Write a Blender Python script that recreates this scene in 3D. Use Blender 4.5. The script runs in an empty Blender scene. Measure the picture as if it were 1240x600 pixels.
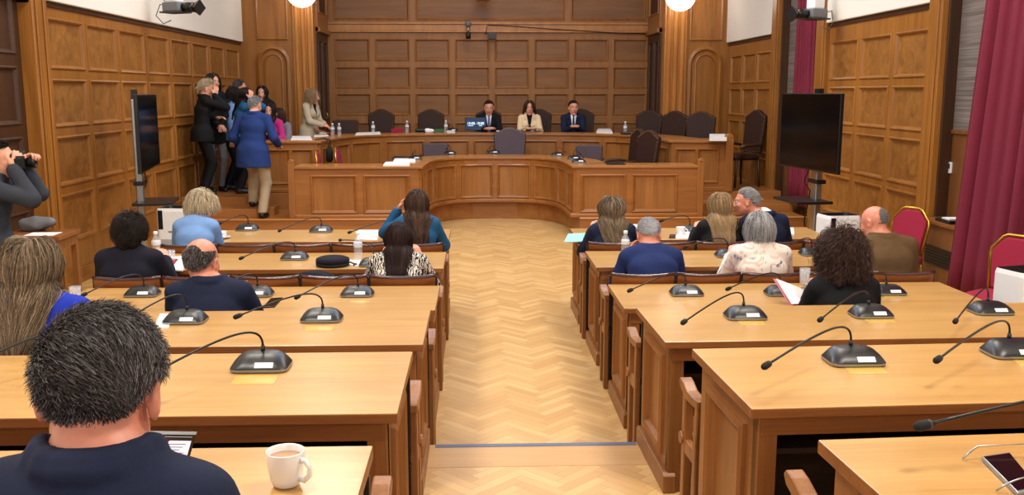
import bpy, bmesh, math, random
import numpy as np
from mathutils import Vector, Matrix, Euler
PI = math.pi
SC = bpy.context.scene
COL = SC.collection
random.seed(7)

# ------------------------------------------------------------------ camera
FPX, CX0, CY0 = 1140.0, 620.0, 300.0          # focal length and centre for a 1240 x 600 frame
VPX, VPY = 578.0, 112.0                        # where the room's long axis vanishes
CAMZ = 1.98
PITCH = math.atan((CY0 - VPY) / FPX)
YAW = math.atan((CX0 - VPX) / FPX * math.cos(PITCH))
cam_d = bpy.data.cameras.new('camera')
cam = bpy.data.objects.new('camera', cam_d)
COL.objects.link(cam)
cam.location = (0, 0, CAMZ)
cam.rotation_euler = Euler((PI / 2 - PITCH, 0, -YAW), 'XYZ')
cam_d.sensor_fit = 'HORIZONTAL'
cam_d.sensor_width = 36.0
cam_d.lens = FPX / 1240.0 * 36.0
cam_d.clip_start = 0.02
cam_d.clip_end = 200
SC.camera = cam
_CR = cam.rotation_euler.to_matrix()

def ray(px, py):
    return _CR @ Vector((px - CX0, -(py - CY0), -FPX))
def on_z(px, py, z):
    r = ray(px, py); t = (z - CAMZ) / r.z
    return Vector((0, 0, CAMZ)) + r * t
def on_y(px, py, y):
    r = ray(px, py); t = y / r.y
    return Vector((0, 0, CAMZ)) + r * t
def on_x(px, py, x):
    r = ray(px, py); t = x / r.x
    return Vector((0, 0, CAMZ)) + r * t

# ------------------------------------------------------------------ mesh builder
class MB:
    def __init__(s):
        s.v = []; s.f = []; s.m = []
    def add(s, verts, faces, mi=0):
        b = len(s.v)
        s.v.extend([tuple(p) for p in verts])
        for f in faces:
            s.f.append(tuple(b + i for i in f)); s.m.append(mi)
    def box(s, x0, x1, y0, y1, z0, z1, mi=0, M=None):
        vs = [Vector((x, y, z)) for x in (x0, x1) for y in (y0, y1) for z in (z0, z1)]
        if M is not None: vs = [M @ p for p in vs]
        s.add(vs, [(0, 1, 3, 2), (4, 6, 7, 5), (0, 4, 5, 1), (2, 3, 7, 6), (0, 2, 6, 4), (1, 5, 7, 3)], mi)
        return s
    def prism(s, pts, lo, hi, axis='Z', mi=0, M=None):
        n = len(pts)
        def P(p, h):
            if axis == 'Z': q = Vector((p[0], p[1], h))
            elif axis == 'Y': q = Vector((p[0], h, p[1]))
            else: q = Vector((h, p[0], p[1]))
            return M @ q if M is not None else q
        vs = [P(p, lo) for p in pts] + [P(p, hi) for p in pts]
        fs = [tuple(range(n)), tuple(range(2 * n - 1, n - 1, -1))]
        fs += [(i, (i + 1) % n, n + (i + 1) % n, n + i) for i in range(n)]
        s.add(vs, fs, mi); return s
    def lathe(s, prof, c=(0, 0, 0), n=20, mi=0, M=None):
        vs = []; fs = []
        for r, z in prof:
            for k in range(n):
                a = 2 * PI * k / n
                p = Vector((c[0] + r * math.cos(a), c[1] + r * math.sin(a), c[2] + z))
                vs.append(M @ p if M is not None else p)
        for i in range(len(prof) - 1):
            for k in range(n):
                k2 = (k + 1) % n
                fs.append((i * n + k, i * n + k2, (i + 1) * n + k2, (i + 1) * n + k))
        if prof[0][0] > 1e-5: fs.append(tuple(range(n - 1, -1, -1)))
        if prof[-1][0] > 1e-5: fs.append(tuple((len(prof) - 1) * n + k for k in range(n)))
        s.add(vs, fs, mi); return s
    def tube(s, pts, r, n=8, mi=0, cap=True):
        pts = [Vector(p) for p in pts]
        rs = r if hasattr(r, '__len__') else [r] * len(pts)
        vs = []; fs = []
        up = None
        for i, p in enumerate(pts):
            t = (pts[min(i + 1, len(pts) - 1)] - pts[max(i - 1, 0)])
            if t.length < 1e-9: t = Vector((0, 0, 1))
            t.normalize()
            if up is None:
                up = Vector((0, 0, 1)) if abs(t.z) < .9 else Vector((1, 0, 0))
            a = up - t * up.dot(t)
            if a.length < 1e-6: a = t.orthogonal()
            a.normalize(); b = t.cross(a); up = a
            for k in range(n):
                th = 2 * PI * k / n
                vs.append(p + (a * math.cos(th) + b * math.sin(th)) * rs[i])
        for i in range(len(pts) - 1):
            for k in range(n):
                k2 = (k + 1) % n
                fs.append((i * n + k, i * n + k2, (i + 1) * n + k2, (i + 1) * n + k))
        if cap:
            fs.append(tuple(range(n - 1, -1, -1)))
            fs.append(tuple((len(pts) - 1) * n + k for k in range(n)))
        s.add(vs, fs, mi); return s
    def ball(s, c, r, n=14, m=9, mi=0, M=None):
        rx, ry, rz = r if hasattr(r, '__len__') else (r, r, r)
        vs = []; fs = []
        for i in range(1, m):
            ph = PI * i / m
            for k in range(n):
                a = 2 * PI * k / n
                vs.append(Vector((rx * math.sin(ph) * math.cos(a), ry * math.sin(ph) * math.sin(a), rz * math.cos(ph))))
        vs.append(Vector((0, 0, rz))); vs.append(Vector((0, 0, -rz)))
        for i in range(m - 2):
            for k in range(n):
                k2 = (k + 1) % n
                fs.append((i * n + k, (i + 1) * n + k, (i + 1) * n + k2, i * n + k2))
        T = len(vs) - 2
        for k in range(n):
            k2 = (k + 1) % n
            fs.append((T, k, k2)); fs.append((T + 1, (m - 2) * n + k2, (m - 2) * n + k))
        c = Vector(c)
        vs = [(M @ p if M is not None else p) + c for p in vs]
        s.add(vs, fs, mi); return s
    def loft(s, loops, mi=0, cap=(True, True)):
        n = len(loops[0]); vs = [p for L in loops for p in L]; fs = []
        for i in range(len(loops) - 1):
            for k in range(n):
                k2 = (k + 1) % n
                fs.append((i * n + k, i * n + k2, (i + 1) * n + k2, (i + 1) * n + k))
        if cap[0]: fs.append(tuple(range(n - 1, -1, -1)))
        if cap[1]: fs.append(tuple((len(loops) - 1) * n + k for k in range(n)))
        s.add(vs, fs, mi); return s
    def build(s, name, mats, parent=None, bevel=0, smooth=False, segs=2, recalc=True, loc=None, weld=False):
        me = bpy.data.meshes.new(name)
        me.from_pydata(s.v, [], s.f)
        if not isinstance(mats, (list, tuple)): mats = [mats]
        for m in mats: me.materials.append(m)
        me.polygons.foreach_set('material_index', s.m)
        if recalc or weld:
            bm = bmesh.new(); bm.from_mesh(me)
            if weld: bmesh.ops.remove_doubles(bm, verts=bm.verts, dist=1e-5)
            if recalc: bmesh.ops.recalc_face_normals(bm, faces=bm.faces)
            bm.to_mesh(me); bm.free()
        if smooth: me.polygons.foreach_set('use_smooth', [True] * len(me.polygons))
        me.update()
        o = bpy.data.objects.new(name, me); COL.objects.link(o)
        if parent is not None: o.parent = parent
        if loc is not None: o.location = loc
        if bevel:
            b = o.modifiers.new('bevel', 'BEVEL'); b.width = bevel; b.segments = segs; b.limit_method = 'ANGLE'; b.angle_limit = .7
            try: b.harden_normals = False
            except Exception: pass
        if smooth == 'auto':
            pass
        return o

def rect_loop(w, d, r, z, cx=0, cy=0, n=4):
    pts = []
    for qx, qy, a0 in ((1, 1, 0), (-1, 1, PI / 2), (-1, -1, PI), (1, -1, 1.5 * PI)):
        for k in range(n + 1):
            a = a0 + PI / 2 * k / n
            pts.append(Vector((cx + qx * (w / 2 - r) + r * math.cos(a), cy + qy * (d / 2 - r) + r * math.sin(a), z)))
    return pts

def empty(name, loc=(0, 0, 0), rz=0.0):
    o = bpy.data.objects.new(name, None); COL.objects.link(o)
    o.location = loc; o.rotation_euler = (0, 0, rz); o.empty_display_size = .1
    return o
def tag(o, label, cat, group=None, kind=None):
    o['label'] = label; o['category'] = cat
    if group: o['group'] = group
    if kind: o['kind'] = kind
    return o
def thing(name, label, cat, loc=(0, 0, 0), rz=0.0, group=None):
    return tag(empty(name, loc, rz), label, cat, group)
def struct(o):
    o['kind'] = 'structure'; return o
def copy_part(src, parent, name=None):
    c = src.copy(); COL.objects.link(c); c.parent = parent
    return c

# ------------------------------------------------------------------ panelled surfaces
PROF = [(-.022, .0), (-.020, .010), (-.008, .016), (.004, .010), (.014, -.012), (.022, -.020)]
def ring(mb, fmap, u0, u1, v0, v1, t, prof=PROF, mi=0, mp=1, nu=1, raise_=0.0):
    """a moulded frame round a sunk panel: rectangular loops following the surface fmap(u, v, n)"""
    loops = []
    for o, dn in prof:
        a0, a1, b0, b1 = u0 + o, u1 - o, v0 + o, v1 - o
        L = [(a0 + (a1 - a0) * k / nu, b0) for k in range(nu)] + [(a1, b0)]
        L += [(a1 + (a0 - a1) * k / nu, b1) for k in range(nu)] + [(a0, b1)]
        loops.append([fmap(u, v, t + dn) for u, v in L])
    mb.loft(loops, mi, cap=(False, False))
    o, dn = prof[-1]
    a0, a1, b0, b1 = u0 + o, u1 - o, v0 + o, v1 - o
    for k in range(nu):
        x0 = a0 + (a1 - a0) * k / nu; x1 = a0 + (a1 - a0) * (k + 1) / nu
        mb.add([fmap(x0, b0, t + dn), fmap(x1, b0, t + dn), fmap(x1, b1, t + dn), fmap(x0, b1, t + dn)], [(0, 1, 2, 3)], mp)
def panelled(mb, fmap, U0, U1, V0, V1, rects, t=.03, seg=None, mi=0, mp=1, prof=PROF, back=True):
    us = sorted({round(x, 5) for x in [U0, U1] + [r[0] for r in rects] + [r[1] for r in rects]})
    vs = sorted({round(x, 5) for x in [V0, V1] + [r[2] for r in rects] + [r[3] for r in rects]})
    for i in range(len(us) - 1):
        for j in range(len(vs) - 1):
            um, vm = (us[i] + us[i + 1]) / 2, (vs[j] + vs[j + 1]) / 2
            if any(r[0] < um < r[1] and r[2] < vm < r[3] for r in rects): continue
            n = 1 if not seg else max(1, math.ceil((us[i + 1] - us[i]) / seg))
            for k in range(n):
                x0 = us[i] + (us[i + 1] - us[i]) * k / n; x1 = us[i] + (us[i + 1] - us[i]) * (k + 1) / n
                mb.add([fmap(x0, vs[j], t), fmap(x1, vs[j], t), fmap(x1, vs[j + 1], t), fmap(x0, vs[j + 1], t)], [(0, 1, 2, 3)], mi)
    for r in rects:
        n = 1 if not seg else max(1, math.ceil((r[1] - r[0]) / seg))
        ring(mb, fmap, r[0], r[1], r[2], r[3], t, prof, mi, mp, n)
    if back:
        n = 1 if not seg else max(1, math.ceil((U1 - U0) / seg))
        for k in range(n):
            x0 = U0 + (U1 - U0) * k / n; x1 = U0 + (U1 - U0) * (k + 1) / n
            mb.add([fmap(x0, V0, 0), fmap(x1, V0, 0), fmap(x1, V0, t), fmap(x0, V0, t)], [(0, 1, 2, 3)], mi)
            mb.add([fmap(x0, V1, 0), fmap(x1, V1, 0), fmap(x1, V1, t), fmap(x0, V1, t)], [(0, 1, 2, 3)], mi)
            mb.add([fmap(x0, V0, 0), fmap(x1, V0, 0), fmap(x1, V1, 0), fmap(x0, V1, 0)], [(0, 1, 2, 3)], mi)
        for x in (U0, U1):
            mb.add([fmap(x, V0, 0), fmap(x, V0, t), fmap(x, V1, t), fmap(x, V1, 0)], [(0, 1, 2, 3)], mi)
def plane_map(P0, ud, vd, nd):
    P0, ud, vd, nd = Vector(P0), Vector(ud), Vector(vd), Vector(nd)
    return lambda u, v, n: P0 + ud * u + vd * v + nd * n

# ------------------------------------------------------------------ materials
def srgb(r, g, b):
    f = lambda c: (c / 12.92) if c <= .04045 else ((c + .055) / 1.055) ** 2.4
    return (f(r / 255), f(g / 255), f(b / 255), 1)
def new_mat(name):
    m = bpy.data.materials.new(name); m.use_nodes = True
    nt = m.node_tree
    return m, nt, nt.nodes['Principled BSDF']
def plain(name, rgb, rough=.5, metal=0.0, spec=.5, noise=.0, nscale=40, trans=0.0, ior=1.45, emit=None, estr=0, coat=0, sheen=0, bump=0, bscale=200):
    m, nt, b = new_mat(name)
    c = srgb(*rgb)
    b.inputs['Base Color'].default_value = c
    b.inputs['Roughness'].default_value = rough
    b.inputs['Metallic'].default_value = metal
    b.inputs['Specular IOR Level'].default_value = spec
    b.inputs['Transmission Weight'].default_value = trans
    b.inputs['IOR'].default_value = ior
    if coat: b.inputs['Coat Weight'].default_value = coat
    if sheen: b.inputs['Sheen Weight'].default_value = sheen
    if emit:
        b.inputs['Emission Color'].default_value = srgb(*emit); b.inputs['Emission Strength'].default_value = estr
    tc = nt.nodes.new('ShaderNodeTexCoord')
    if noise:
        n = nt.nodes.new('ShaderNodeTexNoise'); n.inputs['Scale'].default_value = nscale; n.inputs['Detail'].default_value = 4
        nt.links.new(tc.outputs['Object'], n.inputs['Vector'])
        mx = nt.nodes.new('ShaderNodeMix'); mx.data_type = 'RGBA'
        lo = tuple(x * (1 - noise) for x in c[:3]) + (1,); hi = tuple(min(1, x * (1 + noise)) for x in c[:3]) + (1,)
        mx.inputs[6].default_value = lo; mx.inputs[7].default_value = hi
        nt.links.new(n.outputs['Fac'], mx.inputs[0]); nt.links.new(mx.outputs[2], b.inputs['Base Color'])
    if bump:
        n2 = nt.nodes.new('ShaderNodeTexNoise'); n2.inputs['Scale'].default_value = bscale; n2.inputs['Detail'].default_value = 3
        nt.links.new(tc.outputs['Object'], n2.inputs['Vector'])
        bp = nt.nodes.new('ShaderNodeBump'); bp.inputs['Strength'].default_value = bump; bp.inputs['Distance'].default_value = .01
        nt.links.new(n2.outputs['Fac'], bp.inputs['Height']); nt.links.new(bp.outputs['Normal'], b.inputs['Normal'])
    return m
def wood(name, dark, light, axis='X', rough=.38, spec=.45, coat=.0, scale=1.0, var=.12, fine=.35):
    m, nt, b = new_mat(name)
    N = nt.nodes.new; Lk = nt.links.new
    tc = N('ShaderNodeTexCoord'); oi = N('ShaderNodeObjectInfo')
    mul = N('ShaderNodeMath'); mul.operation = 'MULTIPLY'; mul.inputs[1].default_value = 37.0
    Lk(oi.outputs['Random'], mul.inputs[0])
    def mapped(long, cross):
        mp = N('ShaderNodeMapping')
        sc = [cross * scale] * 3; sc['XYZ'.index(axis)] = long * scale
        mp.inputs['Scale'].default_value = sc
        Lk(tc.outputs['Object'], mp.inputs['Vector'])
        cmb = N('ShaderNodeCombineXYZ')
        for i in range(3): Lk(mul.outputs[0], cmb.inputs[i])
        Lk(cmb.outputs[0], mp.inputs['Location'])
        return mp
    n1 = N('ShaderNodeTexNoise'); n1.inputs['Scale'].default_value = 1; n1.inputs['Detail'].default_value = 5; n1.inputs['Distortion'].default_value = .8
    Lk(mapped(.9, 11).outputs[0], n1.inputs['Vector'])
    n2 = N('ShaderNodeTexNoise'); n2.inputs['Scale'].default_value = 1; n2.inputs['Detail'].default_value = 3
    Lk(mapped(4, 120).outputs[0], n2.inputs['Vector'])
    n3 = N('ShaderNodeTexNoise'); n3.inputs['Scale'].default_value = 1.3; n3.inputs['Detail'].default_value = 2
    Lk(tc.outputs['Object'], n3.inputs['Vector'])
    mxf = N('ShaderNodeMix'); mxf.data_type = 'FLOAT'; mxf.inputs[0].default_value = fine
    Lk(n1.outputs['Fac'], mxf.inputs[2]); Lk(n2.outputs['Fac'], mxf.inputs[3])
    ramp = N('ShaderNodeValToRGB'); ramp.color_ramp.elements[0].position = .3; ramp.color_ramp.elements[1].position = .72
    ramp.color_ramp.elements[0].color = srgb(*dark); ramp.color_ramp.elements[1].color = srgb(*light)
    Lk(mxf.outputs[0], ramp.inputs[0])
    hs = N('ShaderNodeHueSaturation')
    mr = N('ShaderNodeMapRange'); mr.inputs['To Min'].default_value = 1 - var; mr.inputs['To Max'].default_value = 1 + var
    Lk(n3.outputs['Fac'], mr.inputs['Value'])
    mr2 = N('ShaderNodeMapRange'); mr2.inputs['To Min'].default_value = 1 - var * .5; mr2.inputs['To Max'].default_value = 1 + var * .5
    Lk(oi.outputs['Random'], mr2.inputs['Value'])
    mm = N('ShaderNodeMath'); mm.operation = 'MULTIPLY'; Lk(mr.outputs[0], mm.inputs[0]); Lk(mr2.outputs[0], mm.inputs[1])
    Lk(mm.outputs[0], hs.inputs['Value']); Lk(ramp.outputs[0], hs.inputs['Color'])
    Lk(hs.outputs[0], b.inputs['Base Color'])
    b.inputs['Roughness'].default_value = rough; b.inputs['Specular IOR Level'].default_value = spec
    b.inputs['Coat Weight'].default_value = coat; b.inputs['Coat Roughness'].default_value = .15
    bp = N('ShaderNodeBump'); bp.inputs['Strength'].default_value = .06; bp.inputs['Distance'].default_value = .01
    Lk(n2.outputs['Fac'], bp.inputs['Height']); Lk(bp.outputs['Normal'], b.inputs['Normal'])
    return m
M = {}
M['desk_top'] = wood('desk_top_oak', (172, 129, 73), (200, 158, 96), 'X', rough=.3, spec=.5, coat=.15, var=.06)
M['desk_edge'] = wood('desk_edge_oak', (112, 66, 30), (150, 94, 46), 'X', rough=.4)
M['desk_side'] = wood('desk_side_oak', (112, 68, 32), (154, 100, 52), 'Z', rough=.38)
M['desk_in_shade'] = wood('desk_inside_painted_shade', (40, 24, 14), (58, 35, 20), 'X', rough=.6)  # shade under the desks put into the wood colour, hence near black
M['bench_back'] = wood('bench_back_wood', (92, 46, 20), (142, 80, 38), 'X', rough=.3, coat=.2)
M['bench_rail'] = plain('bench_rail_dark', (62, 34, 38), .25, coat=.4)
M['bench_metal'] = plain('bench_bracket_dark', (38, 34, 34), .4, .4)
M['wall_f'] = wood('wall_frame_wood', (126, 78, 28), (168, 111, 46), 'Z', rough=.38, scale=.8, coat=.1)
M['wall_p'] = wood('wall_panel_wood', (110, 69, 28), (170, 115, 52), 'X', rough=.4, scale=.8, var=.2, coat=.1)
M['wall_pz'] = wood('wall_panel_upright_wood', (124, 76, 30), (170, 112, 52), 'Z', rough=.4, scale=.8, var=.2, coat=.1)
M['back_f'] = wood('back_frame_wood', (132, 84, 38), (166, 110, 56), 'Z', rough=.4, scale=.8)
M['back_p'] = wood('back_panel_wood', (112, 70, 32), (148, 98, 50), 'X', rough=.42, scale=.8, var=.15)
M['column'] = wood('column_wood', (160, 100, 42), (196, 134, 66), 'Z', rough=.35, scale=.7, coat=.15)
M['dais_f'] = wood('dais_frame_wood', (134, 82, 36), (170, 110, 54), 'X', rough=.35, coat=.15, scale=.8)
M['dais_p'] = wood('dais_panel_wood', (130, 80, 34), (172, 114, 56), 'Z', rough=.35, coat=.15, scale=.8)
M['dais_top'] = wood('dais_top_wood', (168, 108, 52), (202, 142, 78), 'X', rough=.25, coat=.3, scale=.8)
M['plinth'] = wood('plinth_wood', (140, 86, 40), (176, 116, 60), 'X', rough=.35, coat=.15, scale=.7)
M['dark_wood'] = wood('dark_door_wood', (52, 30, 16), (78, 46, 24), 'Z', rough=.45)
M['white_wall'] = plain('white_plaster', (232, 228, 220), .8, noise=.02, nscale=3)
M['ceiling'] = plain('ceiling_plaster', (225, 220, 210), .9)
M['black'] = plain('black_plastic', (18, 18, 20), .35)
M['black_soft'] = plain('black_foam', (14, 14, 15), .8, bump=.3, bscale=600)
M['black_gloss'] = plain('black_screen', (6, 6, 7), .12, spec=.25)
M['mic_body'] = plain('microphone_body', (14, 17, 25), .38, spec=.6)
M['mic_edge'] = plain('microphone_silver_edge', (150, 155, 165), .3, .7)
M['white'] = plain('white_plastic', (232, 234, 238), .4)
M['paper'] = plain('white_paper', (238, 238, 240), .8)
M['card'] = plain('label_card', (222, 228, 240), .6)
M['yellow_card'] = plain('yellow_card', (206, 168, 84), .25, coat=.3)
M['metal'] = plain('brushed_metal', (170, 172, 176), .35, .9)
M['gold'] = plain('gold_frame', (190, 150, 60), .3, .9)
M['red_cloth'] = plain('crimson_cloth', (150, 26, 58), .85, noise=.15, nscale=80)
M['leather'] = plain('brown_leather', (52, 31, 25), .55, spec=.25, noise=.2, nscale=30, bump=.15, bscale=120)
M['leather_purple'] = plain('plum_leather', (66, 46, 58), .4, noise=.15, nscale=30)
M['porcelain'] = plain('white_porcelain', (236, 236, 238), .12, coat=.5)
M['coffee'] = plain('milky_coffee', (176, 136, 100), .3)
M['clear'] = plain('clear_plastic', (226, 232, 242), .06, spec=.6)
M['clear'].node_tree.nodes['Principled BSDF'].inputs['Alpha'].default_value = .24
M['label_print'] = plain('bottle_label', (215, 220, 232), .5)
M['grey'] = plain('grey_plastic', (110, 112, 116), .45)
M['dark_grey'] = plain('dark_grey_plastic', (52, 53, 56), .45)
# ------------------------------------------------------------------ parquet
def parquet():
    m, nt, b = new_mat('herringbone_parquet')
    N = nt.nodes.new; Lk = nt.links.new
    def mth(op, a, c=None, c2=None):
        n = N('ShaderNodeMath'); n.operation = op
        for i, v in enumerate((a, c, c2)):
            if v is None: continue
            if isinstance(v, (int, float)): n.inputs[i].default_value = v
            else: Lk(v, n.inputs[i])
        return n.outputs[0]
    tc = N('ShaderNodeTexCoord'); sp = N('ShaderNodeSeparateXYZ'); Lk(tc.outputs['Object'], sp.inputs[0])
    w, n = .058, 5
    k = .70711 / w
    a = mth('ADD', mth('MULTIPLY', mth('ADD', sp.outputs[0], sp.outputs[1]), k), 1000.0)
    c = mth('ADD', mth('MULTIPLY', mth('SUBTRACT', sp.outputs[1], sp.outputs[0]), k), 500.0)
    i, j = mth('FLOOR', a), mth('FLOOR', c)
    fi, fj = mth('FRACT', a), mth('FRACT', c)
    d = mth('FLOORED_MODULO', mth('SUBTRACT', i, j), 2.0 * n)
    hor = mth('LESS_THAN', d, n - .5)
    idx = mth('SUBTRACT', i, mth('MULTIPLY', hor, d))
    idy = mth('ADD', j, mth('MULTIPLY', mth('SUBTRACT', 1.0, hor), d))
    cmb = N('ShaderNodeCombineXYZ'); Lk(idx, cmb.inputs[0]); Lk(idy, cmb.inputs[1]); Lk(hor, cmb.inputs[2])
    wn = N('ShaderNodeTexWhiteNoise'); Lk(cmb.outputs[0], wn.inputs['Vector'])
    # long and short plank coordinates
    def mixf(f, x, y):
        q = N('ShaderNodeMix'); q.data_type = 'FLOAT'; Lk(f, q.inputs[0]); Lk(x, q.inputs[2]); Lk(y, q.inputs[3]); return q.outputs[0]
    lng = mixf(hor, c, a); sht = mixf(hor, a, c); fs = mixf(hor, fi, fj); fl = mixf(hor, fj, fi)
    gv = N('ShaderNodeCombineXYZ'); Lk(mth('MULTIPLY', lng, .22), gv.inputs[0]); Lk(mth('MULTIPLY', sht, 2.6), gv.inputs[1]); Lk(mth('MULTIPLY', wn.outputs['Value'], 50), gv.inputs[2])
    gn = N('ShaderNodeTexNoise'); gn.inputs['Scale'].default_value = 1; gn.inputs['Detail'].default_value = 4; gn.inputs['Distortion'].default_value = .6
    Lk(gv.outputs[0], gn.inputs['Vector'])
    ramp = N('ShaderNodeValToRGB')
    e = ramp.color_ramp.elements
    e[0].position = 0; e[0].color = srgb(182, 137, 80); e[1].position = 1; e[1].color = srgb(220, 182, 124)
    e.new(.12).color = srgb(194, 150, 92); e.new(.6).color = srgb(208, 166, 107)
    f = mth('ADD', mth('MULTIPLY', wn.outputs['Value'], .72), mth('MULTIPLY', gn.outputs['Fac'], .34))
    Lk(f, ramp.inputs[0])
    edge = mth('LESS_THAN', fs, .035)
    endm = mixf(hor, mth('GREATER_THAN', d, 2.0 * n - 1.5), mth('LESS_THAN', d, .5))
    end = mth('MULTIPLY', endm, mth('LESS_THAN', fl, .035))
    ln = mth('MAXIMUM', edge, end)
    mx = N('ShaderNodeMix'); mx.data_type = 'RGBA'; mx.inputs[7].default_value = srgb(150, 106, 62)
    Lk(mth('MULTIPLY', ln, .7), mx.inputs[0]); Lk(ramp.outputs[0], mx.inputs[6])
    big = N('ShaderNodeTexNoise'); big.inputs['Scale'].default_value = .6; big.inputs['Detail'].default_value = 3
    Lk(tc.outputs['Object'], big.inputs['Vector'])
    mr = N('ShaderNodeMapRange'); mr.inputs['To Min'].default_value = .9; mr.inputs['To Max'].default_value = 1.08; Lk(big.outputs['Fac'], mr.inputs['Value'])
    hs = N('ShaderNodeHueSaturation'); Lk(mr.outputs[0], hs.inputs['Value']); Lk(mx.outputs[2], hs.inputs['Color'])
    Lk(hs.outputs[0], b.inputs['Base Color'])
    b.inputs['Roughness'].default_value = .34; b.inputs['Specular IOR Level'].default_value = .45
    return m
M['parquet'] = parquet()
M['floor_plank'] = wood('floor_border_plank', (184, 140, 88), (206, 164, 112), 'X', rough=.34, var=.05)
M['tape'] = plain('blue_grey_strip', (92, 104, 132), .5)

XL, XR, YB, YS = -4.2, 4.55, 18.65, 17.2          # left wall, right wall, back wall, arched wall beside the niche
NL, NR = -2.9, 3.36                                # niche sides
ZW = 2.83                                          # top of the panelling on the side walls
TOPZ = 5.6
MID = .27

struct(MB().box(-6, 6.5, 4.78, 19.2, -.2, 0).build('floor', M['parquet']))
for nm, y1, z in (('floor.001', 4.79, .12), ('floor.002', 3.46, .27), ('floor.003', 2.10, .42)):
    mb = MB(); mb.box(-6, 6.5, -4.2, y1, -.2, z - .001, 0)
    struct(mb.build(nm, M['parquet']))
    mb = MB(); mb.box(-6, 6.5, y1 - .30, y1 + .012, z - .03, z + .002)
    struct(mb.build('trim_1', M['floor_plank'], bevel=.004))
mb = MB(); mb.box(on_z(527, 543, .12).x, on_z(770, 538, .12).x, 4.757, 4.797, .118, .1245)
tag(mb.build('nosing_strip', M['tape']), 'thin blue-grey strip along the edge of the step in the aisle', 'strip')

# ---- platforms under the dais, with their steps
mb = MB()
PL = [(XL, 12.78), (-.86, 12.78), (-.84, 13.5), (-.78, 14.0), (-.64, 14.42), (-.40, 14.70), (-.08, 14.84), (.27, 14.88)]
PL = PL + [(2 * MID - x, y) for x, y in PL[-2:0:-1]] + [(XR, 12.78)]
front = [p for p in PL]
poly = front + [(XR, 19), (XL, 19)]
mb = MB(); mb.prism(poly, 0, .275)
struct(mb.build('floor_platform', M['plinth'], bevel=.008))
# a rounded nosing along the plinth
mb = MB()
for i in range(len(PL) - 1):
    pass
mb.tube([Vector((x, y - .005, .272)) for x, y in PL], .014, 8)
struct(mb.build('trim_2', M['dais_top']))
mb = MB(); mb.box(XL, XR, 13.92, 19, .27, .515)
struct(mb.build('floor_platform.001', M['plinth'], bevel=.008))
mb = MB(); mb.prism([(XL, 13.0), (-3.05, 13.0), (-2.85, 13.2), (-2.85, 13.5), (XL, 13.5)], .27, .395)
struct(mb.build('floor_step', M['plinth'], bevel=.008))
mb = MB(); mb.prism([(3.12, 13.6), (3.37, 13.35), (XR, 13.35), (XR, 13.95), (3.12, 13.95)], .27, .395)
struct(mb.build('floor_step', M['plinth'], bevel=.008))
mb = MB(); mb.box(3.16, XR, 12.45, 12.80, 0, .14)
struct(mb.build('floor_step', M['plinth'], bevel=.008))

# ---- side walls
ROWS = [(.47, .937), (1.062, 1.522), (1.654, 2.093), (2.229, 2.69)]
mb = MB()
fm = plane_map((XL - .04, 0, 0), (0, 1, 0), (0, 0, 1), (1, 0, 0))
colsL = [(9.60, 10.40), (10.53, 11.33), (11.45, 12.27), (12.40, 13.22), (13.36, 14.18), (14.33, 15.12), (15.25, 16.08), (16.22, 17.05)]
panelled(mb, fm, 9.5, YS + .02, 0, ZW, [(c[0], c[1], r[0], r[1]) for c in colsL for r in ROWS], t=.04)
mb.box(XL - .14, XL - .04, 9.5, YS + .02, 0, ZW)
struct(mb.build('wall_left', [M['wall_f'], M['wall_p']]))
mb = MB(); mb.box(XL - .04, XL + .018, 9.5, YS, 0, .16); mb.box(XL - .04, XL + .03, 9.5, YS, 0, .05)
struct(mb.build('baseboard_left', M['wall_f'], bevel=.006))
# overhanging plaster above
mb = MB(); mb.box(XL - .14, XL + .06, 8.9, YS, ZW + .03, TOPZ)
struct(mb.build('wall_left_upper', M['white_wall'], bevel=.01))
mb = MB(); mb.box(XL - .14, XL + .02, 9.2, YS, ZW - .02, ZW + .03)
struct(mb.build('trim_shadow_line_left', M['dark_wood']))  # dark strip painting in the shadow line under the plaster overhang
# fluted pilaster at the door and the dim doorway this side of it
mb = MB(); mb.box(XL - .14, XL + .05, 9.2, 9.5, 0, TOPZ)
mb.box(XL + .05, XL + .07, 9.24, 9.30, 0, TOPZ); mb.box(XL + .05, XL + .07, 9.40, 9.46, 0, TOPZ)
struct(mb.build('trim_4', M['wall_f'], bevel=.01))
mb = MB()
fm = plane_map((XL - .14, 0, 0), (0, 1, 0), (0, 0, 1), (1, 0, 0))
panelled(mb, fm, 6.2, 9.2, 0, 3.2, [(c0, c0 + .62, r0, r1) for c0 in (6.35, 7.05, 7.75, 8.45) for r0, r1 in ((.3, .85), (1.0, 1.55), (1.7, 2.2), (2.35, 2.95))], t=.05)
mb.box(XL - .24, XL - .14, 6.2, 9.2, 0, 3.2)
struct(mb.build('door_1', [M['dark_wood'], M['dark_wood']]))
mb = MB(); mb.box(XL - .24, XL - .05, 6.0, 9.2, 3.2, TOPZ); mb.box(XL - .24, XL + .02, -4.2, 6.2, 0, TOPZ)
struct(mb.build('wall_left_near', M['white_wall']))

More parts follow.
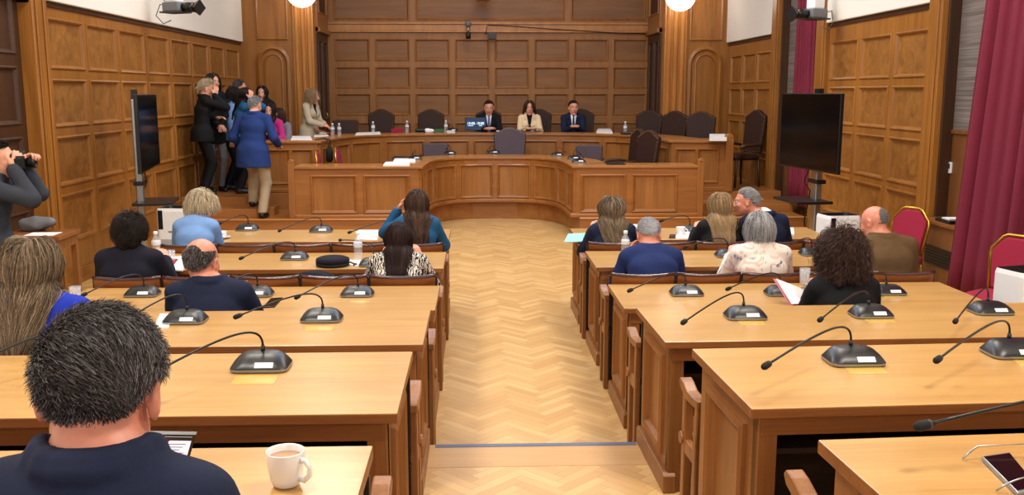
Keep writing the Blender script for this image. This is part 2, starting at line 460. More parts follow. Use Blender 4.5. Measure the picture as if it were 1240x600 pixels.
# right wall
def right_section(y0, y1, cols, name):
    mb = MB(); fm = plane_map((XR + .04, 0, 0), (0, 1, 0), (0, 0, 1), (-1, 0, 0))
    panelled(mb, fm, y0, y1, 0, ZW, [(c[0], c[1], r[0], r[1]) for c in cols for r in ROWS2], t=.04)
    mb.box(XR + .04, XR + .14, y0, y1, 0, ZW)
    struct(mb.build(name, [M['wall_f'], M['wall_p']]))
    mb = MB(); mb.box(XR - .06, XR + .14, y0 - .02, y1, ZW + .03, TOPZ)
    struct(mb.build('wall_right_upper', M['white_wall'], bevel=.01))
    mb = MB(); mb.box(XR - .02, XR + .14, y0, y1, ZW - .02, ZW + .03)
    struct(mb.build('trim_shadow_line_right', M['dark_wood']))  # shadow line below the white wall, given as a dark-coloured strip
    mb = MB(); mb.box(XR - .02, XR + .04, y0, y1, 0, .16)
    struct(mb.build('baseboard_right', M['wall_f'], bevel=.006))
ROWS2 = [(.47, .92), (1.03, 1.48), (1.60, 2.03), (2.155, 2.60)]
right_section(14.56, YS, [(14.66, 15.40), (15.52, 16.20), (16.32, 17.02)], 'wall_right')
right_section(9.46, 12.26, [(9.52, 10.28), (10.42, 11.20), (11.34, 12.16)], 'wall_right')
def pilaster(y0, y1, x0=XR - .06, name='trim_6'):
    mb = MB(); mb.box(x0, XR + .2, y0, y1, 0, TOPZ); mb.box(x0 - .015, x0, y0 + .05, y1 - .05, 0, TOPZ)
    struct(mb.build(name, M['wall_f'], bevel=.01))
pilaster(14.26, 14.56); pilaster(12.26, 12.62); pilaster(9.18, 9.46); pilaster(5.4, 5.75)
M['blind'] = None
def blind_mat():
    m, nt, b = new_mat('woven_grey_blind')
    N = nt.nodes.new; Lk = nt.links.new
    tc = N('ShaderNodeTexCoord')
    mp = N('ShaderNodeMapping'); mp.inputs['Scale'].default_value = (2, 1.2, 60); Lk(tc.outputs['Object'], mp.inputs['Vector'])
    n = N('ShaderNodeTexNoise'); n.inputs['Scale'].default_value = 1; n.inputs['Detail'].default_value = 4; Lk(mp.outputs[0], n.inputs['Vector'])
    r = N('ShaderNodeValToRGB'); r.color_ramp.elements[0].color = srgb(78, 70, 66); r.color_ramp.elements[1].color = srgb(132, 122, 116)
    r.color_ramp.elements[0].position = .3; r.color_ramp.elements[1].position = .7
    Lk(n.outputs['Fac'], r.inputs[0]); Lk(r.outputs[0], b.inputs['Base Color']); b.inputs['Roughness'].default_value = .7
    return m
M['blind'] = blind_mat()
M['bay_wood'] = wood('window_bay_wood', (96, 58, 28), (132, 84, 42), 'Z', rough=.42)
for nm, y0, y1 in (('window_1', 12.62, 14.26), ('window_2', 5.75, 9.18)):
    mb = MB(); mb.box(XR + .12, XR + .2, y0, y1, 0, 1.62); mb.box(XR + .10, XR + .12, y0, y1, 1.58, 1.62)
    struct(mb.build(nm.replace('window', 'wall_bay'), M['bay_wood'], bevel=.005))
    w = struct(MB().box(XR + .15, XR + .22, y0, y1, 1.62, TOPZ).build(nm, M['dark_wood']))
    bl = MB()
    for k in range(1):
        bl.box(XR + .118, XR + .124, y0 + .04, y1 - .02, 1.60, TOPZ - .1)
    bl.build('blind', M['blind'], w)
    mb = MB(); mb.box(XR + .06, XR + .12, y0, y0 + .03, 0, TOPZ); mb.box(XR + .0, XR + .12, y1 - .03, y1, 0, TOPZ)
    struct(mb.build('trim_7', M['dark_wood'], bevel=.006))
struct(MB().box(XR + .0, XR + .3, -4.2, 5.4, 0, TOPZ).build('wall_right_near', M['white_wall']))

# ---- arched wall ends beside the niche
def arch_pts(u0, u1, z0, zs, o, n=14):
    r = (u1 - u0) / 2 - o; c = (u0 + u1) / 2
    return [(u0 + o, z0 + o), (u1 - o, z0 + o)] + [(c + r * math.cos(a), zs + r * math.sin(a)) for a in [PI * k / n for k in range(n + 1)]]
def arched(x0, x1, ax0, ax1, name):
    mb = MB(); mb.box(x0, x1, YS, YS + .2, 0, TOPZ, 0)
    r = (ax1 - ax0) / 2
    zt = 2.80
    for (o_out, prof, inner) in ((0, [(0, 0), (.0, .035), (.05, .05), (.075, .03), (.085, .012)], False), (.13, [(0, .012), (0, .02), (.025, .026), (.04, -.002), (.05, -.008)], True)):
        loops = [[Vector((u, YS - dn, z)) for u, z in arch_pts(ax0, ax1, .55, zt - r, o_out + o)] for o, dn in prof]
        mb.loft(loops, 0, cap=(False, False))
        if inner: mb.add(loops[-1], [tuple(range(len(loops[-1])))], 1)
        else:
            lo2 = [Vector((u, YS - .012, z)) for u, z in arch_pts(ax0, ax1, .55, zt - r, .13)]
            mb.loft([loops[-1], lo2], 0, cap=(False, False))
    fm = plane_map((0, YS, 0), (1, 0, 0), (0, 0, 1), (0, -1, 0))
    ring(mb, fm, ax0 + .02, ax1 - .02, 2.9, 4.6, .012, [(0, -.012), (0, .012), (.02, .018), (.035, .006), (.045, -.004)], 0, 1)
    return struct(mb.build(name, [M['wall_f'], M['wall_pz']]))
arched(XL - .1, -3.26, -3.92, -3.32, 'wall_end_left')
arched(3.76, XR + .1, 3.80, 4.44, 'wall_end_right')
def column(xc, name, w=.42):
    mb = MB()
    mb.box(xc - w / 2, xc + w / 2, YS - .06, YS + .25, 0, TOPZ)
    for k in (-1, 0, 1):
        mb.tube([(xc + k * w * .3, YS - .06, 0), (xc + k * w * .3, YS - .06, TOPZ)], w * .12, 10)
    return struct(mb.build(name, M['column'], smooth=False, bevel=.004))
column(NL - .17, 'column_left', .36); column(NR + .2, 'column_right', .40)

# ---- niche: its back wall and the dark doors in its sides
mb = MB()
fm = plane_map((0, YB, 0), (1, 0, 0), (0, 0, 1), (0, -1, 0))
cols = []
for k in range(8):
    x0 = -2.72 + k * .77; cols.append((x0, x0 + .63))
rows = [(.75, 1.38), (1.56, 1.94), (2.08, 2.45), (2.60, 2.98)]
rects = [(c[0], c[1], r[0], r[1]) for c in cols for r in rows]
rects += [(-2.72, -1.32, 3.37, 4.7), (-1.16, 1.68, 3.37, 4.7), (1.84, 3.24, 3.37, 4.7)]
panelled(mb, fm, NL, NR + .05, .5, TOPZ, rects, t=.04)
mb.box(NL, NR + .05, YB, YB + .1, .5, TOPZ)
struct(mb.build('wall_back', [M['back_f'], M['back_p']]))
mb = MB(); mb.box(NL, NR, YB - .10, YB - .03, 3.12, 3.16); mb.box(NL, NR, YB - .08, YB - .03, 3.16, 3.27); mb.box(NL, NR, YB - .11, YB - .03, 3.27, 3.31)
struct(mb.build('trim_8', M['column'], bevel=.006))
for nm, x, s in (('door_2', NL, 1), ('door_3', NR, -1)):
    mb = MB(); fm = plane_map((x, 0, 0), (0, 1, 0), (0, 0, 1), (s, 0, 0))
    panelled(mb, fm, YS + .2, YB - .04, .5, 3.05, [(YS + .32, YS + .72, 1.5, 2.9), (YS + .85, YB - .16, 1.5, 2.9), (YS + .32, YS + .72, .65, 1.35), (YS + .85, YB - .16, .65, 1.35)], t=.03)
    d = struct(mb.build(nm, [M['dark_wood'], M['dark_wood']]))
    h = MB(); h.tube([(x + s * .07, YS + .78, 1.5), (x + s * .09, YS + .78, 1.55), (x + s * .07, YS + .78, 1.6)], .012, 8)
    h.tube([(x + s * .03, YS + .78, 1.5), (x + s * .075, YS + .78, 1.5)], .01, 8)
    h.build('door_handle', M['gold'], d)
    mb = MB(); fm = plane_map((x, 0, 0), (0, 1, 0), (0, 0, 1), (s, 0, 0))
    panelled(mb, fm, YS + .2, YB - .04, 3.05, TOPZ, [(YS + .34, YB - .2, 3.42, 4.7)], t=.05)
    mb.box(x - .1 if s > 0 else x, x if s > 0 else x + .1, YS + .2, YB, .5, TOPZ)
    mb.box(min(x, x + s * .09), max(x, x + s * .09), YS + .2, YB - .04, 3.06, 3.14)
    struct(mb.build('wall_niche_left' if s > 0 else 'wall_niche_right', [M['back_f'], M['dark_wood']]))
struct(MB().box(-6, 6.5, -4.2, 19.2, TOPZ, TOPZ + .1).build('ceiling', M['ceiling']))
struct(MB().box(-6, 6.5, -4.4, -4.2, 0, TOPZ).build('wall_rear', M['white_wall']))

# ---- globe lamps on the columns
M['globe'] = plain('lit_globe_glass', (255, 250, 240), .3, emit=(255, 248, 236), estr=6.0)
def globe(px, py, label):
    p = on_y(px, py, 16.75)
    t = thing('globe_lamp', label, 'lamp', p)
    MB().ball((0, 0, 0), .262, 24, 16).build('globe', M['globe'], t, smooth=True)
    mb = MB(); mb.lathe([(.09, 0), (.1, .03), (.06, .06), (.03, .1)], (0, 0, .245), 16)
    mb.build('collar', M['gold'], t, smooth=True)
    mb = MB(); mb.tube([(0, 0, .3), (0, 0, .6), (0, .25, .75), (0, .42, .75)], .022, 8)
    mb.build('bracket', M['gold'], t, smooth=True)
    return t
globe(365, -10, 'round lit globe lamp on the wooden column left of the niche')
globe(824, -5, 'round lit globe lamp on the wooden column right of the niche')

# ---- light: assumed ceiling lamps (out of frame), assumed daylight from overhead and behind
def area(name, loc, rot, size, energy, col, sy=None, shape='RECTANGLE'):
    l = bpy.data.lights.new(name, 'AREA'); l.energy = energy; l.color = col; l.shape = shape
    l.size = size; l.size_y = sy or size
    o = bpy.data.objects.new(name, l); COL.objects.link(o); o.location = loc; o.rotation_euler = rot
    return o
WARM = (1.0, .925, .80)
for i, (x, y) in enumerate(((-2, 2.5), (2.3, 2.5), (-2, 7), (2.3, 7), (-2, 11.5), (2.3, 11.5), (.2, 16.4))):
    area('assumed_ceiling_lamp', (x, y, TOPZ - .25), (0, 0, 0), 1.1, (172, 172, 128, 128, 100, 100, 42)[i], WARM, shape='DISK')  # assumed lamps above the frame, no fittings modelled
mb = MB()
for k in range(5): mb.box(-1.2, 1.7, 7.0 + k * 1.75 - .03, 7.0 + k * 1.75 + .03, TOPZ - .08, TOPZ)
for x in (-1.2, .25, 1.7): mb.box(x - .03, x + .03, 7.0, 14.0, TOPZ - .08, TOPZ)
struct(mb.build('window_assumed_skylight', M['white_wall']))  # assumed bars for an unseen overhead light
area('assumed_skylight', (.25, 10.5, TOPZ - .09), (0, 0, 0), 2.8, 230, (.50, .70, 1.0), 6.9)  # assumed cool light from overhead, its source not in view
area('assumed_rear_daylight', (.3, -3.9, 3.6), (math.radians(75), 0, 0), 6.0, 160, (.92, .96, 1.0), 2.2)  # assumed daylight from behind, no window built in the rear wall
wd = bpy.data.worlds.new('world'); SC.world = wd; wd.use_nodes = True
wd.node_tree.nodes['Background'].inputs[0].default_value = (.9, .93, 1, 1)
wd.node_tree.nodes['Background'].inputs[1].default_value = .3
SC.view_settings.view_transform = 'Standard'
SC.view_settings.look = 'None'
SC.view_settings.gamma = 1
SC.view_settings.exposure = 0.0
SC.view_settings.use_curve_mapping = False
# ------------------------------------------------------------------ desks and benches of the hall
LA, LO = -.25, -2.50            # aisle edge and outer edge of the left block
RA, RO = .845, 3.05
ROW = {6: (1.42, .42), 5: (2.77, .27), 4: (4.12, .12), 3: (5.31, 0.0), 2: (6.62, 0.0), 1: (7.88, 0.0)}
DD, DH = .70, .74
ROT = {('R', 6): 3.0, ('R', 5): 2.4, ('R', 4): 1.2}
DPROF = [(-.032, .0), (-.030, .014), (-.012, .022), (.004, .014), (.016, -.008), (.022, -.011)]
def desk(side, k, label):
    Yf, z = ROW[k]
    xa, xo = (LA, LO) if side == 'L' else (RA, RO)
    L = abs(xa - xo)
    sgn = -1 if side == 'L' else 1                      # the desk runs from the aisle outwards
    rz = math.radians(ROT.get((side, k), 0))
    t = thing('desk', label, 'desk', (xa, Yf, z), rz, 'hall desks')
    def X(a, b): return (min(sgn * a, sgn * b), max(sgn * a, sgn * b))
    mb = MB(); x0, x1 = X(0, L)
    mb.box(x0, x1, 0, DD, DH - .034, DH, 1)
    mb.m[-1] = 1
    for i, f in enumerate(mb.f):
        if all(abs(mb.v[q][2] - DH) < 1e-6 for q in f): mb.m[i] = 0
    mb.build('desktop', [M['desk_top'], M['desk_edge']], t, bevel=.004)
    mb = MB(); x0, x1 = X(.045, L - .045); mb.box(x0, x1, .03, .055, DH - .10, DH - .034); mb.build('apron', M['desk_edge'], t, bevel=.003)
    for a, s in ((.035, -1), (L - .035, 1)):
        mb = MB()
        ud = (0, 1, 0) if (s * sgn) > 0 else (0, 1, 0)
        fm = plane_map((sgn * a - (s * sgn) * .035, 0, 0), (0, 1, 0), (0, 0, 1), (s * sgn, 0, 0))
        panelled(mb, fm, .04, DD - .03, .0, DH - .034, [(.17, DD - .17, .18, DH - .13)], t=.035, prof=DPROF)
        fm2 = plane_map((sgn * a - (s * sgn) * .035, 0, 0), (0, 1, 0), (0, 0, 1), (s * sgn, 0, 0))
        ep = mb.build('end_panel', [M['desk_side'], M['desk_side']], t)
        mb = MB(); c = sgn * (a + (.0 if s > 0 else 0)); xx = sorted((sgn * a - s * sgn * .04, sgn * a + s * sgn * .022))
        pr = [(.02, 0), (DD - .01, 0), (DD - .01, .085), (DD - .03, .10), (.04, .10), (.02, .085)]
        mb.prism(pr, xx[0], xx[1], 'X')
        mb.build('plinth', M['desk_side'], ep, bevel=.006)
        # a front post on the user's side of the panel
        mb = MB(); xx = sorted((sgn * a - s * sgn * .065, sgn * a)); mb.box(xx[0], xx[1], .035, .085, 0, DH - .034)
        mb.build('post', M['desk_side'], ep, bevel=.005)
    mb = MB(); x0, x1 = X(.05, L - .05); mb.box(x0, x1, DD - .09, DD - .065, .06, DH - .034); mb.build('back_panel', M['desk_in_shade'], t)
    mb = MB(); mb.box(x0, x1, .22, DD - .09, .50, .52); mb.build('shelf', M['desk_in_shade'], t)
    mb = MB(); xm = sgn * L / 2; mb.box(xm - .015, xm + .015, .12, DD - .09, 0, DH - .034); mb.build('divider', M['desk_in_shade'], t)
    return t
ORD = {1: 'frontmost row', 2: 'second row from the dais', 3: 'third row from the dais', 4: 'fourth row from the dais', 5: 'fifth row from the dais', 6: 'rearmost row'}
for k in range(1, 7):
    desk('L', k, 'long light oak desk in the %s, left of the aisle' % ORD[k])
    desk('R', k, 'long light oak desk in the %s, right of the aisle' % ORD[k])

def bench(side, k, label, n=5):
    Yf, z = ROW[k]
    xa, xo = (LA, LO) if side == 'L' else (RA, RO)
    sgn = -1 if side == 'L' else 1
    rz = math.radians(ROT.get((side, min(k + 1, 6)), 0))
    nxt = ROW.get(k + 1)
    ybk = {1: -.50, 2: -.55, 3: -.43, 4: -.585, 5: -.585, 6: -.56}[k]
    t = thing('bench', label, 'bench', (xa + sgn * .02, Yf, z), rz, 'hall benches')
    L = abs(xa - xo) - .03
    w = L / n
    rp, sp, br = MB(), MB(), MB()
    for i in range(n):
        a0, a1 = sgn * (i * w + .012), sgn * ((i + 1) * w - .012)
        x0, x1 = min(a0, a1), max(a0, a1)
        mb = MB()
        # gently dished back board, its top edge curved
        N = 8; V = []; 
        for (dy, inset) in ((0, 0), (.022, 0)):
            for j in range(N + 1):
                f = j / N; x = x0 + (x1 - x0) * f; bow = .022 * (1 - (2 * f - 1) ** 2)
                top = .795 - .012 * (1 - (2 * f - 1) ** 2)
                V.append((x, ybk + dy - .03 - bow, top)); V.append((x, ybk + dy - bow + .03, .46))
        n2 = 2 * (N + 1); F = []
        for j in range(N):
            F += [(2 * j, 2 * j + 2, 2 * j + 3, 2 * j + 1), (n2 + 2 * j, n2 + 2 * j + 1, n2 + 2 * j + 3, n2 + 2 * j + 2),
                  (2 * j, n2 + 2 * j, n2 + 2 * j + 2, 2 * j + 2), (2 * j + 1, 2 * j + 3, n2 + 2 * j + 3, n2 + 2 * j + 1)]
        F += [(0, 1, n2 + 1, n2), (2 * N, n2 + 2 * N, n2 + 2 * N + 1, 2 * N + 1)]
        mb.add(V, F); bk = mb.build('backrest', M['bench_back'], t)
        mb = MB()
        mb.tube([(x0 - .006 + (x1 - x0 + .012) * f / 8, ybk - .02 - .022 * (1 - (f / 4 - 1) ** 2), .80 - .012 * (1 - (f / 4 - 1) ** 2)) for f in range(9)], .0125, 8)
        mb.build('top_rail', M['bench_rail'], bk, smooth=True)
        mb = MB(); mb.box(x0 + .015, x1 - .015, ybk + .04, ybk + .42, .415, .45); mb.build('seat', M['bench_back'], t, bevel=.01)
    for i in range(0, n + 1):
        xb = sgn * (i * w + (.02 if i == 0 else (-.02 if i == n else 0)))
        mb = MB(); mb.box(xb - .022, xb + .022, ybk - .012, ybk + .012, .45, .79)
        mb.box(xb - .02, xb + .02, ybk - .01, ybk + .32, .36, .41); mb.box(xb - .018, xb + .018, ybk + .02, ybk + .06, 0, .45)
        mb.build('bracket', M['bench_metal'], t, bevel=.004)
    for xe in (-.004, L + .004):
        xx = sgn * xe
        mb = MB()
        mb.prism([(ybk + .02, 0), (ybk + .075, 0), (ybk + .07, .45), (ybk + .06, .64), (ybk + .01, .64), (ybk + .03, .45)], xx - .021, xx + .021, 'X')
        mb.prism([(ybk + .205, 0), (ybk + .25, 0), (ybk + .25, .62), (ybk + .205, .62)], xx - .019, xx + .019, 'X')
        mb.prism([(ybk + .06, .36), (ybk + .22, .36), (ybk + .22, .42), (ybk + .06, .42)], xx - .016, xx + .016, 'X')
        mb.tube([(xx - .03, ybk + .235, .42), (xx + .03, ybk + .235, .42)], .028, 12)
        arm = [(ybk + .0, .655), (ybk + .08, .645), (ybk + .17, .645), (ybk + .23, .665), (ybk + .275, .672), (ybk + .29, .655), (ybk + .27, .63), (ybk + .18, .605), (ybk + .08, .61), (ybk + .0, .62)]
        mb.prism(arm, xx - .026, xx + .026, 'X')
        mb.build('end_frame', M['desk_side'], t, bevel=.006)
    return t
for k in range(1, 7):
    bench('L', k, 'wooden bench with dark-railed backrests behind the left desk of the %s' % ORD[k])
    bench('R', k, 'wooden bench with dark-railed backrests behind the right desk of the %s' % ORD[k])

# ------------------------------------------------------------------ dais desks
class Path:
    def __init__(s, pts):
        s.p = [Vector((x, y)) for x, y in pts]; s.L = [0]
        for a, b in zip(s.p, s.p[1:]): s.L.append(s.L[-1] + (b - a).length)
        s.m = []
        for i in range(len(s.p)):
            ns = []
            for a, b in ((i - 1, i), (i, i + 1)):
                if a >= 0 and b < len(s.p):
                    d = (s.p[b] - s.p[a]).normalized(); ns.append(Vector((d.y, -d.x)))
            if len(ns) == 1: s.m.append(ns[0])
            else:
                q = (ns[0] + ns[1]); s.m.append(q / max(.3, q.dot(ns[0])))
    def at(s, u, n):
        u = max(0, min(s.L[-1], u))
        i = 0
        while i < len(s.L) - 2 and u > s.L[i + 1]: i += 1
        f = (u - s.L[i]) / (s.L[i + 1] - s.L[i])
        return (s.p[i] + s.m[i] * n).lerp(s.p[i + 1] + s.m[i + 1] * n, f)
    def fmap(s): return lambda u, v, n: Vector((*s.at(u, n), v))
    def strip(s, mb, n0, n1, z0, z1, mi=0, mtop=None):
        loops = []
        for i in range(len(s.p)):
            a = s.p[i] + s.m[i] * n0; b = s.p[i] + s.m[i] * n1
            loops.append([Vector((a.x, a.y, z0)), Vector((b.x, b.y, z0)), Vector((b.x, b.y, z1)), Vector((a.x, a.y, z1))])
        k0 = len(mb.f); mb.loft(loops, mi)
        if mtop is not None:
            for q in range(k0, len(mb.f)):
                if all(abs(mb.v[w][2] - z1) < 1e-6 for w in mb.f[q]): mb.m[q] = mtop
def mirrored(half):
    return half + [(2 * MID - x, y) for x, y in half[-2::-1]] if abs(half[-1][0] - MID) < 1e-6 else half + [(2 * MID - x, y) for x, y in half[::-1]]
inner_half = [(-2.50, 12.90), (-.80, 12.90), (-.785, 13.3), (-.765, 13.7), (-.73, 14.0), (-.66, 14.25), (-.55, 14.47), (-.40, 14.63), (-.22, 14.73), (.0, 14.79), (MID, 14.80)]
IP = Path(mirrored(inner_half))
t = thing('curved_dais_desk', 'low curved wooden desk with panelled front closing off the dais, its middle set back', 'desk', (MID, 12.9, .275))
loc0 = Vector((MID, 12.9, .275))
def rel(o): o.location = -loc0; return o
mb = MB()
Lw = IP.L[1]; Lt = IP.L[-1]; ZT = .985
rects = []
for a in (0.0, Lt - Lw):
    off = .24 if a == 0 else .12
    rects += [(a + off, a + off + .58, .36, .85), (a + off + .70, a + off + 1.28, .36, .85)]
ns = 8; c0 = Lw + .05; cw = (Lt - 2 * Lw - .10) / ns
for i in range(ns): rects.append((c0 + i * cw + .055, c0 + (i + 1) * cw - .055, .36, .85))
panelled(mb, IP.fmap(), 0, Lt, .275, ZT - .04, rects, t=.03, seg=.08)
rel(mb.build('front_panel', [M['dais_f'], M['dais_p']], t))
mb = MB(); IP.strip(mb, .055, -.52, ZT - .035, ZT, 1, 0)
rel(mb.build('desktop', [M['dais_top'], M['dais_f']], t, bevel=.006))
mb = MB(); IP.strip(mb, .07, .0, .275, .33)
rel(mb.build('base_moulding', M['dais_f'], t, bevel=.012))
for x in (-2.53, 2 * MID + 2.53):
    mb = MB(); mb.box(x - .045, x + .045, 12.84, 12.93, .275, 1.03)
    mb.prism([(x - .045, 1.03), (x + .045, 1.03), (x + .04, 1.06), (x + .015, 1.085), (x - .015, 1.085), (x - .04, 1.06)], 12.84, 12.93, 'Y')
    rel(mb.build('end_post', M['dais_p'], t, bevel=.008))
    mb = MB(); mb.box(x - .02, x + .02, 12.93, 13.42, .275, ZT - .035); rel(mb.build('end_panel', M['dais_p'], t))

outer_half = [(-3.16, 13.98), (-2.34, 13.98), (-2.30, 14.6), (-2.22, 15.2), (-2.08, 15.65), (-1.85, 15.98), (-1.5, 16.2), (-1.0, 16.36), (-.4, 16.46), (MID, 16.5)]
OP = Path(mirrored(outer_half))
# upper platform follows this desk
for o in [o for o in COL.objects if o.name.startswith('floor_platform.001')]:
    bpy.data.objects.remove(o, do_unlink=True)
pl = [(XL, 13.42), (-3.30, 13.42), (-3.26, 13.92)] + [(OP.p[i] + OP.m[i] * .06).to_tuple() for i in range(len(OP.p))] + [(XR, 13.92), (XR, 19), (XL, 19)]
mb = MB(); mb.prism(pl, .27, .515)
struct(mb.build('floor_platform', M['plinth'], bevel=.008))
loc0 = Vector((MID, 13.98, .515))
t = thing('long_dais_desk', 'tall panelled wooden desk of the presidium curving round the back of the dais', 'desk', loc0)
ZO = 1.275; Lw = OP.L[1]; Lt = OP.L[-1]
mb = MB(); rects = []
for a in (.0, Lt - Lw): rects += [(a + .10, a + .38, .66, 1.14), (a + .42, a + .70, .66, 1.14)]
ns = 11; c0 = Lw + .06; cw = (Lt - 2 * Lw - .12) / ns
for i in range(ns): rects.append((c0 + i * cw + .06, c0 + (i + 1) * cw - .06, .66, 1.14))
panelled(mb, OP.fmap(), 0, Lt, .515, ZO - .04, rects, t=.03, seg=.1)
rel(mb.build('front_panel', [M['dais_f'], M['dais_p']], t))
mb = MB(); OP.strip(mb, .055, -.62, ZO - .035, ZO, 1, 0)
rel(mb.build('desktop', [M['dais_top'], M['dais_f']], t, bevel=.006))
mb = MB(); OP.strip(mb, .06, .0, .515, .58); rel(mb.build('base_moulding', M['dais_f'], t, bevel=.012))
for x in (-3.20, 2 * MID + 3.20):
    mb = MB(); mb.box(x - .06, x + .06, 13.90, 14.02, .515, 1.31)
    mb.prism([(x - .06, 1.31), (x + .06, 1.31), (x + .05, 1.35), (x + .02, 1.375), (x - .02, 1.375), (x - .05, 1.35)], 13.90, 14.02, 'Y')
    rel(mb.build('end_post', M['dais_p'], t, bevel=.008))
    mb = MB(); mb.box(x - .02, x + .02, 14.02, 14.62, .515, ZO - .035); rel(mb.build('end_panel', M['dais_p'], t))

# ------------------------------------------------------------------ chairs of the dais
_chair_cache = {}
def dais_chair(loc, rz, label, top=1.16, mat='leather', wide=.5, group='leather chairs of the dais', legs=True):
    t = thing('leather_chair', label, 'chair', loc, rz, group)
    key = (top, mat, wide)
    if key in _chair_cache:
        for (src, sub) in _chair_cache[key]:
            c = copy_part(src, t)
            for q in sub: copy_part(q, c)
        return t
    made = []
    h = wide / 2
    # faces local -Y; back outline with a shaped crest
    zb = .52
    if top > 1.0:
        prof = [(-h * .86, zb), (h * .86, zb), (h * .98, top - .2), (h, top - .10), (h * .82, top - .075), (h * .62, top - .055), (h * .40, top - .02), (h * .15, top), (-h * .15, top), (-h * .40, top - .02), (-h * .62, top - .055), (-h * .82, top - .075), (-h, top - .10), (-h * .98, top - .2)]
    else:
        prof = [(-h * .94, zb + .06), (h * .94, zb + .06), (h, top - .02), (h * .9, top), (-h * .9, top), (-h, top - .02)]
    Mt = Matrix.Translation((0, .24, zb)) @ Matrix.Rotation(-.12, 4, 'X') @ Matrix.Translation((0, 0, -zb))
    mb = MB(); mb.prism(prof, -.035, .035, 'Y', 0, Mt)
    bk = mb.build('backrest', M[mat], t, bevel=.022, segs=3)
    mb = MB()
    for k in range(len(prof) - 3):
        pass
    st = [(x * .93, z - (.02 if z > zb + .1 else -.02)) for x, z in prof]
    for (x0, z0), (x1, z1) in zip(st, st[1:]):
        n = max(2, int(math.hypot(x1 - x0, z1 - z0) / .035))
        for q in range(n):
            f = q / n; mb.ball(Mt @ Vector((x0 + (x1 - x0) * f, -.037, z0 + (z1 - z0) * f)), .006, 6, 4)
    sub = [mb.build('stud_trim', M['gold'], bk, smooth=True)]
    made.append((bk, sub))
    mb = MB(); mb.loft([rect_loop(wide * .92, .46, .06, .42, 0, -.02), rect_loop(wide * .98, .5, .07, .45, 0, -.02), rect_loop(wide * .98, .5, .07, .49, 0, -.02), rect_loop(wide * .85, .4, .07, .515, 0, -.02)])
    made.append((mb.build('seat', M[mat], t, smooth=True), []))
    for s in (-1, 1):
        mb = MB(); mb.tube([(s * h * 1.02, .22, .64), (s * h * 1.1, .1, .66), (s * h * 1.12, -.12, .65), (s * h * 1.12, -.2, .62)], [.02, .024, .026, .02], 8)
        mb.tube([(s * h * 1.1, -.16, .64), (s * h * 1.02, -.13, .45)], .018, 8)
        made.append((mb.build('armrest', M['dark_wood'], t, smooth=True), []))
        for y in (-.22, .2):
            mb = MB(); mb.tube([(s * h * .85, y, .44), (s * h * .9, y * 1.05, .2), (s * h * .9, y * 1.1, 0)], [.024, .02, .016], 8)
            made.append((mb.build('leg', M['dark_wood'], t, smooth=True), []))
    _chair_cache[key] = made
    return t
Z2, Z1 = .515, .275
def chair_px(px, D, z, rz, label, **k):
    x = on_y(px, 150, D).x
    return dais_chair((x, D, z), rz, label, **k)
chair_px(460, 17.45, Z2, 0, 'empty brown high-backed leather chair, first of two left of the lit monitor')
chair_px(521, 17.55, Z2, 0, 'empty brown leather high-backed chair just left of the lit monitor')
chair_px(592, 17.75, Z2, 0, 'brown leather chair behind the seated man with the blue tie')
chair_px(651, 17.75, Z2, math.radians(-8), 'brown leather chair behind the seated woman in the cream jacket')
chair_px(704, 17.75, Z2, math.radians(-6), 'brown leather chair behind the seated man in the navy suit')
chair_px(781, 16.9, Z2, math.radians(-25), 'empty brown leather chair at the right bend of the long desk, nearest its middle')
chair_px(807, 16.0, Z2, math.radians(-40), 'empty brown leather chair between two others at the right bend of the long desk')
chair_px(846, 15.4, Z2, math.radians(-20), 'empty brown leather chair in front of the right-hand wooden arch')
chair_px(897, 14.75, Z2, math.radians(-68), 'brown leather chair standing on the dais against the right wall panelling', top=1.2)
chair_px(421, 16.9, Z2, math.radians(15), 'low dark leather chair behind two water bottles at the left bend of the long desk', top=.98, wide=.46)
chair_px(618, 15.75, Z1, 0, 'plum leather chair in the middle of the curved desk, back rising above it', top=1.12, mat='leather_purple', wide=.56)
chair_px(752, 14.45, Z1, math.radians(-75), 'dark leather chair seen edge-on behind the right wing, nearer the middle of the dais', top=1.16)
chair_px(767, 13.75, Z1, math.radians(-62), 'dark leather chair seen edge-on behind the right wing, farther from the middle of the dais', top=1.16)
chair_px(526, 15.75, Z1, 0, 'low plum leather chair behind the left bend of the curved desk', top=.86, mat='leather_purple', wide=.44)
chair_px(711, 15.1, Z1, math.radians(-15), 'low plum leather chair behind the right bend of the curved desk', top=.86, mat='leather_purple', wide=.44)

